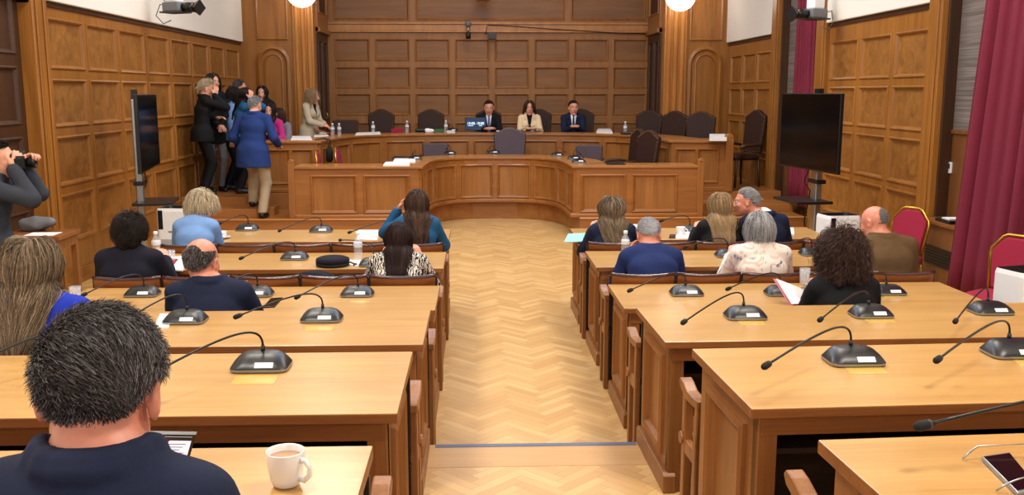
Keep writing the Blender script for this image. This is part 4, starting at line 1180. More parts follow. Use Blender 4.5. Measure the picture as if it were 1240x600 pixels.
# ---- hair
def face_mask(style):
    def f(d):                                  # d: unit directions in head axes; +Y is the face
        az = np.degrees(np.arctan2(np.abs(d[:, 0]), d[:, 1])); el = np.degrees(np.arcsin(np.clip(d[:, 2], -1, 1)))
        lim = np.interp(az, [0, 40, 62, 78, 96, 112, 130, 180], style)
        return el > lim
    return f
LINES = {'full': [34, 32, 24, -8, -2, -26, -40, -46], 'short': [36, 34, 26, -2, 6, -16, -38, -47], 'long': [38, 34, 24, -12, -20, -34, -46, -50],
         'bald': [95, 95, 95, 20, 4, -18, -34, -40]}
def scalp_dirs(n, rng):
    v = rng.normal(size=(n, 3)); return v / np.linalg.norm(v, axis=1, keepdims=True)
def strands(n, C, R, hs, rng, line='full', L=.05, Lvar=.25, steps=5, lift=.4, comb=(0, -1, -.3), part=None, grav=.0, wave=0., wfreq=30., curl=0., off=.004, spread=.012, bald_el=None, colliders=(), clump=0, hold=0., jit=.12, gather=0., fade=None):
    d = scalp_dirs(int(n * 2.2), rng); m = face_mask(LINES[line])(d)
    if bald_el is not None:
        el = np.degrees(np.arcsin(d[:, 2])); m &= ~((el > bald_el) & (d[:, 1] > -.72))
    d = d[m][:n]; n = len(d)
    Rad = (HEAD_R * hs)[None] + .001
    c0 = C + R @ (HEAD_C * hs)
    loc = d * Rad                               # head-local about c0
    nrm = d / Rad; nrm /= np.linalg.norm(nrm, axis=1, keepdims=True)
    cv = np.tile(unit(np.array(comb, float)), (n, 1))
    if part is not None:                        # hair leaves a parting sideways and back
        sx = np.sign(d[:, 0] - part); sx[sx == 0] = 1
        w = np.clip((d[:, 1] + .55) / .8, 0, 1)
        cv = np.stack([sx * .85 * w + d[:, 0] * .25 * (1 - w), -.55 * np.ones(n), -.25 - .9 * (1 - w)], 1)
    cv = cv + rng.normal(size=(n, 3)) * jit
    if part is None: cv = cv - nrm * (cv * nrm).sum(1, keepdims=True)
    v = nrm * lift + cv; v /= np.linalg.norm(v, axis=1, keepdims=True)
    Ls = L * (1 + Lvar * (rng.random(n) - .5) * 2)
    if fade: Ls = Ls * np.interp(np.degrees(np.arcsin(d[:, 2])), [-45, -5, 35], [fade, .6, 1.0])
    lay = off + spread * rng.random(n)
    g = R.T @ np.array([0, 0, -1.0])
    P = [loc.copy()]; p = loc.copy(); ds = (Ls / steps)[:, None]
    cl = [(R.T @ (np.asarray(a) - c0), R.T @ (np.asarray(b) - c0), r) for a, b, r in colliders]
    for k in range(steps):
        v = v + g[None] * grav + (rng.normal(size=(n, 3)) * jit * .4)
        if hold: v = v - hold * (p / Rad ** 2) / (np.linalg.norm(p / Rad ** 2, axis=1, keepdims=True) + 1e-9)
        v /= np.linalg.norm(v, axis=1, keepdims=True)
        q = p + v * ds
        if gather: q[:, 0] -= q[:, 0] * gather * np.clip((.02 - q[:, 2]) / .08, 0, 1)
        E = Rad + (lay * min(1, (k + 1) / 2))[:, None]
        s = np.linalg.norm(q / E, axis=1); ins = s < 1
        q[ins] = q[ins] / s[ins][:, None]
        # long hair stays off the face: pushed behind the cheek line
        for a, b, r in cl:
            ab = b - a; t = np.clip(((q - a) @ ab) / (ab @ ab), 0, 1); w = q - (a + t[:, None] * ab); dd = np.linalg.norm(w, axis=1)
            rr = r + lay * .8; bad = dd < rr
            q[bad] = (a + t[bad][:, None] * ab) + w[bad] / (dd[bad][:, None] + 1e-6) * rr[bad][:, None]
        v = q - p; v /= (np.linalg.norm(v, axis=1, keepdims=True) + 1e-9)
        p = q; P.append(p.copy())
    P = np.stack(P, 1)                          # n, steps+1, 3
    if clump:
        cd = scalp_dirs(clump, rng); cid = np.argmax(d @ cd.T, 1)
        ph = rng.random(clump)[cid] * 6.28; ax = scalp_dirs(clump, rng)[cid]
    else:
        ph = rng.random(n) * 6.28; ax = scalp_dirs(n, rng)
    s = np.linspace(0, 1, steps + 1)[None, :] * Ls[:, None]
    if wave:
        P += ax[:, None, :] * (wave * np.sin(wfreq * s + ph[:, None]) * np.minimum(1, s / .06))[..., None]
    if curl:
        T = np.gradient(P, axis=1); T /= np.linalg.norm(T, axis=2, keepdims=True) + 1e-9
        A = np.cross(T, ax[:, None, :]); A /= np.linalg.norm(A, axis=2, keepdims=True) + 1e-9; B = np.cross(T, A)
        amp = curl * np.minimum(1, s / .02)
        P += A * (amp * np.cos(wfreq * s + ph[:, None]))[..., None] + B * (amp * np.sin(wfreq * s + ph[:, None]))[..., None]
    return c0 + P @ R.T
def strand_mesh(P, r, taper=.35):
    n, S, _ = P.shape
    T = np.gradient(P, axis=1); T /= np.linalg.norm(T, axis=2, keepdims=True) + 1e-9
    ref = np.array([.31, .73, .61]); A = np.cross(T, ref); A /= np.linalg.norm(A, axis=2, keepdims=True) + 1e-9; B = np.cross(T, A)
    rr = (r * (1 - (1 - taper) * np.linspace(0, 1, S) ** 2))[None, :, None]
    V = np.stack([P + (A * math.cos(a) + B * math.sin(a)) * rr for a in (0, 2.094, 4.189)], 2)      # n,S,3,3
    idx = np.arange(n * S * 3).reshape(n, S, 3); Q = []
    for k in range(3):
        k2 = (k + 1) % 3
        Q.append(np.stack([idx[:, :-1, k], idx[:, :-1, k2], idx[:, 1:, k2], idx[:, 1:, k]], -1).reshape(-1, 4))
    return V.reshape(-1, 3), np.concatenate(Q)
def hair(parent, C, R, hs, mat, rng, h, n=1500, r=.0016, under=True, ur=.009, un=140, colliders=(), extra=None, **st):
    P = strands(n, C, R, hs, rng, colliders=colliders, **st)
    V, Q = strand_mesh(P, r)
    hull0 = len(Q)
    if under == 'cap':
        NA, NE = 72, 44
        az = np.linspace(-PI, PI, NA + 1)[:-1]; el = np.linspace(-1.05, PI / 2 - .001, NE)
        A, E = np.meshgrid(az, el); D = np.stack([np.cos(E) * np.sin(A), np.cos(E) * np.cos(A), np.sin(E)], -1).reshape(-1, 3)
        ok = face_mask(LINES[st.get('line', 'full')])(D)
        be = st.get('bald_el')
        if be is not None: ok &= ~((np.degrees(np.arcsin(D[:, 2])) > be) & (D[:, 1] > -.72))
        c0 = C + R @ (HEAD_C * hs); V2 = c0 + (D * (HEAD_R * hs + .0035)) @ R.T
        i, j = np.meshgrid(np.arange(NE - 1), np.arange(NA), indexing='ij'); i = i.ravel(); j = j.ravel(); j2 = (j + 1) % NA
        Q2 = np.stack([i * NA + j, i * NA + j2, (i + 1) * NA + j2, (i + 1) * NA + j], 1)
        Q2 = Q2[ok[Q2].all(1)]
        Q = np.concatenate([Q, Q2 + len(V)]); V = np.concatenate([V, V2])
    elif under:
        st2 = dict(st); st2['curl'] = 0; st2['wave'] = st.get('wave', 0) * .5; st2['spread'] = st.get('spread', .012) * .45; st2['off'] = -.002
        G = strands(un, C, R, hs, np.random.default_rng(5), colliders=colliders, **st2)
        lo = G.reshape(-1, 3).min(0) - .03; hi = G.reshape(-1, 3).max(0) + .03
        F = Field(lo, hi, h)
        for g in G:
            for a, b in zip(g[:-1], g[1:]): F.cap(a, b, ur, ur, .006)
        V2, Q2 = F.mesh()
        Q = np.concatenate([Q, Q2 + len(V)]); V = np.concatenate([V, V2])
    mi = np.zeros(len(Q), int); mi[hull0:] = 1
    return np_mesh('hair', V, Q, [HM[mat], HU(mat)], parent, mi=mi)

# ---- the whole figure
def person(label, loc, rz=0., pose='sit', s=1.0, seat=.45, lean=8, hunch=8, head=(0, 10, 0), hs=1.0, build=1.0, female=False,
           hands=None, feet=None, top='navy', hem=None, bottom='charcoal', shirt=None, tie=None, vneck=0., hairst=None, hairmat='dark', skin='skin',
           h=.009, collar=True, ripple=.0025, group=None, sleeve=1.0, curl=.4, hand_dir=None, shcol=None, seed=1, twist=0, collar_shirt=False, foot_drop=0.0, skirt=False, shoulders=1.0, eyes=True, topz=None, sway=0, headoff=(0, 0, 0), shirtz=.036):
    rng = np.random.default_rng(seed)
    t = thing('person', label, 'person', loc, rz, group)
    up = lambda a: V3(math.sin(math.radians(sway)), math.sin(math.radians(a)), math.cos(math.radians(a)))
    Rh = rotm(head[0], head[1], head[2]); drop = 0.0
    for _it in range(4):
        sh = (.135 if female else .152) * build * shoulders; bw = build * (.86 if female else .93)
        Pv = V3(0, 0, seat + .09 + drop) if pose == 'sit' else V3(0, 0, .92 * s)
        d1, d2 = up(lean), up(lean + hunch)
        X = V3(math.cos(math.radians(twist)), math.sin(math.radians(twist)), 0)
        waist = Pv + d1 * .17 * s; chest = waist + (d1 + d2) / 2 * .17 * s; neck = chest + d2 * .165 * s
        Hc = neck + up(lean * .5 + hunch * .8 + head[1] * .35) * (.150 * s) + V3(0, .012, 0) + V3(*headoff)
        if topz is None: break
        e = topz - (Hc[2] + .116 * hs)
        if pose == 'sit':
            if s > .9 and e < 0 and _it < 2: s = max(.9, s + e / .66)
            elif abs(e) > 1e-4: drop += e
        else: s *= topz / (Hc[2] + .116 * hs)
    SH = [neck + X * (q * sh) - d2 * .045 * s for q in (-1, 1)]
    l1, l2 = .285 * s, .245 * s
    if hands is None: hands = [(-.14, .36, .80), (.14, .36, .80)] if pose == 'sit' else [(-.24, .06, .78), (.24, .06, .78)]
    arms = []
    for q, T in zip((-1, 1), hands):
        E, Wp = ik(SH[0 if q < 0 else 1], V3(*T), l1, l2, V3(q * .45, -.25, -.95)); arms.append((SH[0 if q < 0 else 1], E, Wp))
    legs = []
    for i, q in enumerate((-1, 1)):
        hip = Pv + V3(q * .085 * bw, 0, -.02)
        if feet is not None: ft = V3(*feet[i])
        elif pose == 'sit': ft = V3(q * .10, .40, .08 + foot_drop)
        else: ft = V3(q * .09, -.02, .075)
        kn, an = ik(hip, ft, .43 * s, .43 * s, V3(q * .12, 1, .25)); legs.append((hip, kn, an))
    pts = [Hc + V3(0, 0, .15), Hc - V3(.1, .1, 0), Hc + V3(.12, .15, 0)] + [p for a in arms for p in a] + [p for l in legs for p in l] + [Pv]
    lo = np.min(pts, 0) - .22; hi = np.max(pts, 0) + .20; hi[2] = Hc[2] + .16 * hs; lo[2] = min(l[2][2] for l in legs) - .10
    def torso(F, e=0.0, k=.04):
        F.cap(Pv, waist, .150 * bw + e, .135 * bw + e, k, W=X, fl=.74)
        F.cap(waist, chest, .138 * bw + e, .158 * bw + e, k, W=X, fl=.68)
        F.cap(chest, neck - d2 * .07 * s, .158 * bw + e, .135 * bw + e, k, W=X, fl=.66)
        F.cap(SH[0] + X * .035, SH[1] - X * .035, .05 + e * .8, .05 + e * .8, k * 1.2)
        F.cap(SH[0] * .55 + neck * .45, neck + d2 * .02, .05 + e * .5, .056 + e * .3, .05)
        F.cap(SH[1] * .55 + neck * .45, neck + d2 * .02, .05 + e * .5, .056 + e * .3, .05)
        if female:
            for q in (-1, 1): F.ell(chest + X * q * .065 + np.cross(X, d2) * -.085 + d2 * .0, (.058 + e, .05 + e, .055 + e), None, .04)
    # -- body
    F = Field(lo, hi, h)
    torso(F, -.012)
    F.cap(neck - d2 * .03, Hc + Rh @ V3(0, -.02, -.045) * hs, .060 * (.9 if female else 1.04), .052 * (.9 if female else 1.06) * hs, .03)
    for (S, E, Wp), q in zip(arms, (-1, 1)):
        F.cap(S, E, .045 * bw, .036 * bw, .03); F.cap(E, Wp, .037 * bw, .025 * bw, .02)
    for (S, E, Wp), q in zip(arms, (-1, 1)):
        dv = unit(Wp - E) if hand_dir is None or hand_dir[0 if q < 0 else 1] is None else V3(*hand_dir[0 if q < 0 else 1])
        hand_field(F, Wp + dv * .012, dv, V3(q * .25, 0, 1) if abs(dv[2]) < .8 else V3(q, .3, 0), -q, .98 if not female else .9, curl)
    for hp, kn, an in legs:
        F.cap(hp, kn, .080 * bw, .056 * bw, .04); F.cap(kn, an, .054 * bw, .036 * bw, .02)
        F.cap(an + V3(0, -.02, -.03), an + V3(0, .13, -.045), .032, .026, .02)
    head_field(F, Hc, Rh, hs, female)
    Vb, Qb = F.mesh()
    lc = (Vb - Hc) @ Rh / hs; fc = lc[Qb].mean(1)
    mi = ((np.abs(fc[:, 0]) < .024) & (fc[:, 1] > .076) & (fc[:, 2] < -.066) & (fc[:, 2] > -.091)).astype(int)
    body = np_mesh('body', Vb, Qb, [M[skin], M['lip']], t, mi=mi)
    HT = lambda x, y, z: Hc + Rh @ (V3(x, y, z) * hs)
    if eyes:
        for q in (-1, 1):
            mb = MB(); mb.ball(HT(q * .031, .0765, .001), .0112 * hs, 12, 8)
            e = mb.build('eye', M['eye_white'], body, smooth=True)
            mb = MB(); mb.ball(HT(q * .031, .0835, .000), .0068 * hs, 10, 6); mb.build('iris', M['iris'], e, smooth=True)
            mb = MB(); mb.tube([HT(q * .014, .0925, .021), HT(q * .032, .090, .0265), HT(q * .050, .076, .021)], [.003 * hs, .0036 * hs, .0016 * hs], 6); mb.build('eyebrow', HM[hairmat], body, smooth=True)
    # -- upper garment
    hemz = hem if hem is not None else Pv[2] - (.10 if pose == 'sit' else .13)
    def upper(F, e, sleeves=True, cut=True):
        torso(F, e)
        if hemz < Pv[2]:
            F.cap(Pv, V3(Pv[0], Pv[1] + (.0 if pose != 'sit' else .01), hemz - .02), .192 * bw + e, .205 * bw + e, .03, W=X, fl=.82)
        if sleeves:
            for (S, E, Wp) in arms:
                En = Wp if sleeve >= 1 else E + (Wp - E) * max(0, sleeve * 2 - 1)
                F.cap(S, E, .051 * bw + e, .046 * bw + e, .03); F.cap(E, E + (En - E) * .97, .047 * bw + e, .036 * bw + e, .015)
    F = Field(lo, hi, h); upper(F, .010)
    if ripple: F.ripple(ripple, 1.0, seed)
    nk = neck + d2 * .055; nr = .060 * (.9 if female else 1.04)
    F.cap(nk + d2 * .012, nk + d2 * .2, nr + .014, .12, .006, op='s')
    fwd = unit(np.cross(V3(0, 0, 1), X)); fwd = fwd if fwd[1] > 0 else -fwd
    if vneck:
        a = neck + fwd * .088 + d2 * .02; b = neck + fwd * .125 - d2 * vneck
        F.cap(a, b, .058, .010, .004, op='s'); F.cap(neck + fwd * .07 + d2 * .06, a, .052, .06, .004, op='s')
    if collar:
        cp = [neck + d2 * (.050 if math.cos(a) < .2 else .050 - .035 * math.cos(a)) + X * (nr + .018) * math.sin(a) + fwd * ((nr + .015) * math.cos(a) - .008) for a in np.linspace(.75 if vneck else .35, 2 * PI - (.75 if vneck else .35), 14)]
        for a, b in zip(cp[:-1], cp[1:]): F.cap(a, b, .0135, .0135, .014); F.cap(a - d2 * .018 + unit(a - neck) * .006, b - d2 * .018 + unit(b - neck) * .006, .014, .014, .008)
    F.cutz(hemz, 'above')
    Vg, Qg = F.mesh(); garment = np_mesh('jacket' if collar else 'top', Vg, Qg, CM[top], t)
    if shirt:
        F = Field(lo, hi, h); torso(F, .003)
        for a in np.linspace(0, 2 * PI, 15)[:-1]:
            pass
        cp = [neck + d2 * (shirtz - .03 * math.cos(a)) + X * (nr + .005) * math.sin(a) + fwd * ((nr + .001) * math.cos(a) - .006) for a in np.linspace(.2, 2 * PI - .2, 16)]
        for a, b in zip(cp[:-1], cp[1:]): F.cap(a, b, .008, .008, .004); F.cap(a - d2 * .02, b - d2 * .02, .010, .010, .006)
        F.cutz(Pv[2] - .05, 'above')
        Vs, Qs = F.mesh(); np_mesh('shirt', Vs, Qs, CM[shirt], t)
    if tie:
        F = Field(lo, hi, min(h, .007)); a = neck + fwd * .068 + d2 * .005
        F.cap(a, a - d2 * .02 + fwd * .012, .017, .012, .004)
        F.cap(a - d2 * .02 + fwd * .020, chest + fwd * .122 - d2 * .02, .012, .026, .004, W=X, fl=.4); F.cap(chest + fwd * .122 - d2 * .02, waist + fwd * .112, .026, .03, .004, W=X, fl=.4)
        Vs, Qs = F.mesh(); np_mesh('tie', Vs, Qs, CM[tie], t)
    # -- lower garment
    F = Field(lo, hi, max(h, .010))
    F.cap(Pv, Pv + V3(0, 0, .06), .150 * bw, .14 * bw, .03, W=X, fl=.78)
    for hp, kn, an in legs:
        F.cap(hp, kn, .084 * bw, .068 * bw, .04); F.cap(kn, an + V3(0, 0, .01), .068 * bw, .056 * bw, .02)
    F.ripple(.003, .8, seed + 3); F.cutz(min(l[2][2] for l in legs) + .0, 'above')
    Vg, Qg = F.mesh(); np_mesh('trousers', Vg, Qg, CM[bottom], t)
    for hp, kn, an in legs:
        F = Field(an - V3(.1, .15, .14), an + V3(.1, .3, .1), .008)
        F.cap(an + V3(0, -.03, -.035), an + V3(0, .13, -.045), .040, .034, .02); F.cap(an + V3(0, -.01, 0), an + V3(0, 0, -.04), .042, .042, .02)
        F.cutz(an[2] - .075, 'above'); F.cutz(an[2] + .02, 'below')
        Vg, Qg = F.mesh(); np_mesh('shoe', Vg, Qg, CM['shoe'], t)
    # -- hair
    if hairst:
        col = [(Pv, chest, .122), (chest, neck - d2 * .02, .112), (SH[0], SH[1], .056), (neck - d2 * .03, Hc + Rh @ V3(0, -.02, -.05), .062)]
        st = dict(hairst)
        hair(t, Hc, Rh, hs, hairmat, rng, min(h, .008), colliders=col if st.pop('collide', False) else (), **st)
    t['_anat'] = 0; del t['_anat']
    return t, dict(Hc=Hc, neck=neck, chest=chest, arms=arms, Rh=Rh, Pv=Pv, HT=HT, SH=SH)
# ------------------------------------------------------------------ who is where
NB = dict(line='long', L=.17, steps=10, n=2200, r=.0016, part=.02, lift=.12, grav=.6, spread=.014, off=.004, clump=60, wave=.003, wfreq=20, collide=True, un=200, ur=.008, jit=.05)
LONG = dict(line='long', L=.38, steps=15, n=3000, r=.0015, part=.02, lift=.12, grav=.6, spread=.011, off=.003, clump=70, wave=.004, wfreq=16, collide=True, un=260, ur=.0075, jit=.05, gather=.10)
def W(base, **k): d = dict(base); d.update(k); return d
SHORT = dict(line='short', L=.034, Lvar=.35, steps=4, n=3000, r=.0013, lift=.22, comb=(.2, -.6, -.35), spread=.008, off=.003, under='cap', jit=.10, clump=0, hold=.14)
BOB = dict(line='full', L=.20, steps=9, n=1500, r=.0019, part=.02, lift=.55, grav=.25, spread=.03, off=.01, clump=60, wave=.006, wfreq=26, un=220, ur=.012, jit=.12)
def seat_at(px, row, label, top_px, back=None, fwd=.12, **k):
    back = back or {1: .27, 2: .32, 3: .22, 4: .34, 5: .34, 6: .36}[row]
    Yf, z = ROW[row]
    y = Yf - back
    x = on_y(px, top_px + 20, y + fwd).x
    tz = on_y(px, top_px, y + fwd).z - z
    bx = k.pop('body_px', None)
    xb = x if bx is None else on_y(bx, top_px + 60, y).x
    if bx is not None: ho = k.get('headoff', (0, 0, 0)); k['headoff'] = (x - xb + ho[0], ho[1], ho[2])
    k.setdefault('group', 'people seated at the hall desks')
    return person(label, (xb, y, z), k.pop('rz', 0), topz=tz, **k)

# --- near left: the man seen from behind at the rearmost desk
man, A = seat_at(114, 6, 'dark-haired greying man in a navy suit seen from behind, nearest the camera', 386, back=.22, fwd=.20, h=.0065, lean=10, hunch=12,
    head=(6, 14, 2), hs=.98, build=1.08, headoff=(0, .02, -.028), top='navy', hairmat='salt', skin='skin_red', seed=3, ripple=.003,
    hands=[(-.16, .36, .80), (.16, .30, .80)], shoulders=.88, body_px=55, group='people seated at the hall desks',
    hairst=W(SHORT, n=16000, L=.042, r=.00065, steps=6, spread=.010, comb=(.7, -.5, -.35), lift=.18, jit=.07, clump=0, fade=.12, hold=.2))
# --- left block
seat_at(240, 1, 'fair-haired woman in a light blue top beside the coffee cup', 236, lean=14, hunch=16, head=(-82, 22, 0), body_px=232, female=True, build=1.0, top='light_blue', collar=False, hairmat='light', hs=.93,
    hairst=W(NB, line='full', L=.10, part=None, comb=(.25, -.3, -1), spread=.030, off=.010, n=3400, collide=False, jit=.08), hands=[(-.10, .40, .80), (.04, .40, .80)], seed=11)
seat_at(505, 1, 'woman with long dark brown hair in a blue top at the left front desk', 230, lean=8, hunch=8, head=(8, 8, 0), female=True, top='teal', collar=False, hairmat='brown', hs=.93, build=1.02,
    hairst=W(LONG, L=.46, wave=.008), hands=[(-.17, .26, 1.0), (.16, .42, .80)], seed=12)
seat_at(158, 2, 'woman with bushy dark hair in a dark knit at the left desk by the wall', 263, lean=6, hunch=8, head=(4, 6, 0), female=True, build=1.25, top='ink', collar=False, hairmat='dark', hs=.93,
    hairst=W(BOB, L=.065, lift=.8, spread=.016, n=3400, curl=.005, wfreq=160, part=None, comb=(0, -.5, -.4), line='full', r=.0016), seed=13, vneck=0)
seat_at(482, 2, 'woman with long dark auburn hair in a black and white chain-print top', 271, lean=10, hunch=14, head=(0, 12, 0), female=True, build=1.12, top='chain', collar=False, hairmat='redbrown', hs=.93,
    hairst=W(LONG, L=.42, wave=.002, n=1800), seed=14)
seat_at(243, 3, 'bald man with dark side hair in a dark suit at the third left desk', 290, lean=8, hunch=10, head=(-14, 6, 0), build=1.18, top='navy', hairmat='salt', skin='skin_red', hs=1.09, h=.008,
    hairst=W(SHORT, line='bald', bald_el=22, n=3200, L=.02, r=.0010, comb=(0, -.4, -.9), lift=.2, spread=.005), seed=15, body_px=248)
seat_at(38, 4, 'woman with long streaked hair in royal blue at the fourth left desk', 290, lean=6, hunch=8, head=(0, 6, 0), female=True, build=1.16, shoulders=1.25, top='royal', collar=False, hairmat='streak', hs=.93, h=.008,
    hairst=W(LONG, L=.44, n=6000, wave=.010, wfreq=24, spread=.030, r=.0011), seed=16)
# --- right block
seat_at(741, 1, 'woman with wavy streaked blonde hair in a navy jacket at the right front desk', 239, lean=8, hunch=8, head=(4, 10, 0), female=True, build=1.08, top='navy', hairmat='streak', hs=.93,
    hairst=W(LONG, L=.38, n=4500, r=.0012, wave=.010, wfreq=26, spread=.026), seed=21)
seat_at(872, 1, 'woman with long straight blonde hair in a black jacket at the right front desk', 234, lean=8, hunch=8, head=(4, 6, 0), female=True, build=1.05, top='black', hairmat='blonde', hs=.93,
    hairst=W(LONG, L=.44, wave=.0015, spread=.018), seed=22)
seat_at(908, 1, 'grey-haired man in a navy suit turned in profile towards the blonde woman', 229, lean=8, hunch=8, head=(74, 4, 6), build=1.1, top='navy', shirt='white', shirtz=.026, hairmat='grey', skin='skin_red', hs=.93, h=.008,
    hairst=W(SHORT, n=2400, comb=(0, -1, -.1)), body_px=931, sway=-3, seed=23, back=.20, twist=14)
seat_at(788, 2, 'white-haired man in a bright navy suit with bowed head at the second right desk', 268, lean=18, hunch=22, head=(0, 34, 0), build=1.08, top='navy_b', hairmat='white', skin='skin_red', hs=.95, h=.008, back=.36, fwd=.22,
    hairst=W(SHORT, n=2600), seed=24, ripple=.004)
seat_at(921, 2, 'grey-haired woman in a pale floral blouse at the second right desk', 260, lean=8, hunch=12, head=(6, 10, 0), female=True, build=1.16, top='floral', collar=False, hairmat='grey', hs=.93, h=.008,
    hairst=W(NB, L=.095, part=None, comb=(.1, -.4, -1), spread=.018, off=.006, n=3800, r=.0014, wave=.006, collide=False, jit=.09), seed=25)
seat_at(1064, 2, 'bald man in a brown jacket at the right end of the second right desk', 252, lean=12, hunch=12, head=(34, 20, 4), build=1.22, top='brown', hairmat='grey', skin='skin_red', hs=.96, h=.008,
    hairst=W(SHORT, line='bald', bald_el=-28, n=300, L=.005, r=.0007, comb=(0, -.4, -.9), lift=.15, spread=.003), body_px=1078, seed=26)
seat_at(1022, 3, 'woman with curly dark hair in a black top holding a pink folder', 290, lean=8, hunch=12, head=(8, 10, 0), female=True, build=1.12, top='black', collar=False, hairmat='curlbrown', hs=.93, h=.008,
    hairst=dict(line='long', L=.125, steps=22, n=3600, r=.0014, lift=.9, comb=(0, -.25, -.5), grav=.2, spread=.034, off=.010, curl=.0065, wfreq=120, clump=500, un=260, ur=.011, jit=.22, collide=True), hands=[(-.10, .34, .80), (.16, .40, .80)], seed=27)
# --- off to the right at the rearmost desk: only finger tips come into the picture
ph = on_z(1248, 580, .42 + .765)
person('person at the rearmost right desk whose finger tips rest on the phone', (1.52, 1.02, .42), math.radians(8), h=.0075, top='charcoal', hairmat='dark', lean=8, topz=1.26,
       hands=[(ph.x + .075 - 1.52, ph.y - .125 - 1.02, .80), (.2, .42, .80)], hand_dir=[(-.35, .9, -.12), None], hairst=W(SHORT, n=900), seed=28, curl=.25)
# --- the presidium
def official(px, ty, D, label, **k):
    x = on_y(px, ty + 15, D).x; z = on_y(px, ty, D).z
    return person(label, (x, D + .06, Z2), PI, group='people of the presidium', topz=z - Z2, h=.009, hands=k.pop('hands', [(-.10, .40, .815), (.08, .42, .815)]), **k)
official(592, 122, 17.42, 'seated man in a dark suit with white shirt and blue tie behind the lit monitor', top='black', shirt='white', tie='tie_blue', vneck=.26, hairmat='dark', lean=4, hunch=4, head=(0, 12, 0), build=1.05, hs=1.04,
         hairst=W(SHORT, n=1200, r=.002), seed=31)
official(641, 122, 17.42, 'seated woman in a cream jacket in the middle of the presidium', top='cream', vneck=.22, shirt='black', collar=True, female=True, hairmat='brown', lean=4, hunch=4, head=(0, 4, 0), build=1.12, hs=1.04,
         hairst=W(NB, L=.16), seed=32)
official(694, 122, 17.42, 'seated young man in a navy suit with clasped hands', top='navy', shirt='white', tie='tie_navy', vneck=.26, hairmat='black', lean=6, hunch=4, head=(8, 4, 0), build=1.12, hs=1.04,
         hands=[(-.03, .40, .84), (.05, .41, .84)], hairst=W(SHORT, n=1200, r=.002), seed=33)
# --- the group standing by the left wall
def stand(px, ty, D, z, rz, label, **k):
    x = on_y(px, ty + 15, D).x; tz = on_y(px, ty, D).z - z
    return person(label, (x, D, z), math.radians(rz), pose='stand', topz=tz, h=.0095, group='people gathered at the left end of the dais', **k)
stand(242, 97, 13.62, Z2, -62, 'fair-haired person in a black suit standing by the wall, hand at the chin', top='black', bottom='black', hairmat='light', lean=3, hunch=8, head=(-10, 14, 0), hem=.78, hands=[(-.10, .22, 1.10), (.13, .17, 1.42)], hand_dir=[None, (-.2, .3, .9)], hs=.99,
      hairst=W(SHORT, n=1500, L=.07, r=.002, line='full'), seed=41)
stand(256, 89, 14.15, Z2, -140, 'tall dark-haired woman in a black jacket and grey trousers with clasped hands', top='black', bottom='greytrouser', shirt='cream', vneck=.2, female=True, hairmat='dark', lean=2, hunch=4, head=(10, 4, 0), hem=.72, hands=[(-.03, .24, 1.0), (.04, .25, 1.0)], hs=.99,
      hairst=W(NB, L=.20), seed=42)
stand(280, 97, 15.2, Z2, -60, 'grey-haired person half hidden at the back of the standing group', top='charcoal', bottom='black', hairmat='salt', head=(0, 0, 0), hs=.99, hairst=W(SHORT, n=1200, r=.002), seed=43)
stand(273, 105, 14.55, Z2, -75, 'dark-haired woman in a light blue top in the middle of the standing group', top='light_blue', bottom='black', collar=False, female=True, hairmat='black', head=(0, 6, 0), hem=.75, hs=.99,
      hairst=W(NB, L=.20), seed=44)
stand(287, 106, 13.95, Z2, -70, 'dark-haired woman in a teal blue top resting her chin on her hand', top='teal', bottom='black', collar=False, female=True, hairmat='dark', head=(-10, 6, 0), hem=.75, hands=[(-.10, .22, 1.05), (.10, .17, 1.36)], hand_dir=[None, (-.1, .2, .95)], hs=.99,
      hairst=W(LONG, L=.3, n=2000, r=.0018), seed=45)
stand(304, 117, 12.98, Z1, -12, 'man in a blue blazer and khaki trousers seen from behind, one foot on the step', top='blue', bottom='khaki', hairmat='grey', shirt='white', lean=6, hunch=8, head=(-8, 16, 0), hem=.70, build=1.22, hs=.98,
      feet=[(-.16, .26, .20), (.12, -.04, .078)], hands=[(-.22, .22, .98), (.26, .24, 1.0)], hairst=W(SHORT, n=1500, L=.016, r=.0018, comb=(0, -.4, -.8), lift=.2), seed=46)
stand(320, 104, 15.6, Z2, 180, 'dark-haired woman in black standing against the arched wall panel', top='black', bottom='black', collar=False, female=True, hairmat='dark', head=(0, 4, 0), hs=.99, hairst=W(LONG, L=.32, n=2000, r=.0018), seed=47)
stand(373, 108, 16.15, Z2, -112, 'blonde woman in a beige jacket standing at the corner of the long desk with papers', top='beige', bottom='black', shirt='black', vneck=.2, female=True, hairmat='blonde', lean=4, hunch=6, head=(18, 6, 0), hem=.72, hands=[(-.02, .28, .95), (.10, .32, .93)], hs=1.0, build=1.12,
      hairst=W(NB, L=.20, wave=.008, spread=.024), seed=48)
def seated_dais(px, ty, D, rz, label, **k):
    x = on_y(px, ty + 15, D).x; tz = on_y(px, ty, D).z - Z2
    return person(label, (x, D, Z2), math.radians(rz), topz=tz, h=.0095, group='people gathered at the left end of the dais', **k)
seated_dais(333, 125, 14.85, 160, 'woman in magenta with long dark hair seated behind the left end of the long desk', top='magenta', collar=False, female=True, hairmat='dark', head=(20, 6, 0), hs=.98, hands=[(-.1, .34, .83), (.12, .36, .83)], hairst=W(LONG, L=.34, n=2000, r=.0018), seed=51)
seated_dais(346, 131, 15.38, 150, 'person in grey with a hand at the face, seated beside the woman in magenta', top='grey', collar=False, hairmat='brown', female=True, lean=10, hunch=10, head=(10, 10, 0), hs=.98, hands=[(-.1, .34, .83), (.08, .20, 1.04)], hand_dir=[None, (-.1, .1, .95)], hairst=W(NB, L=.15), seed=52)
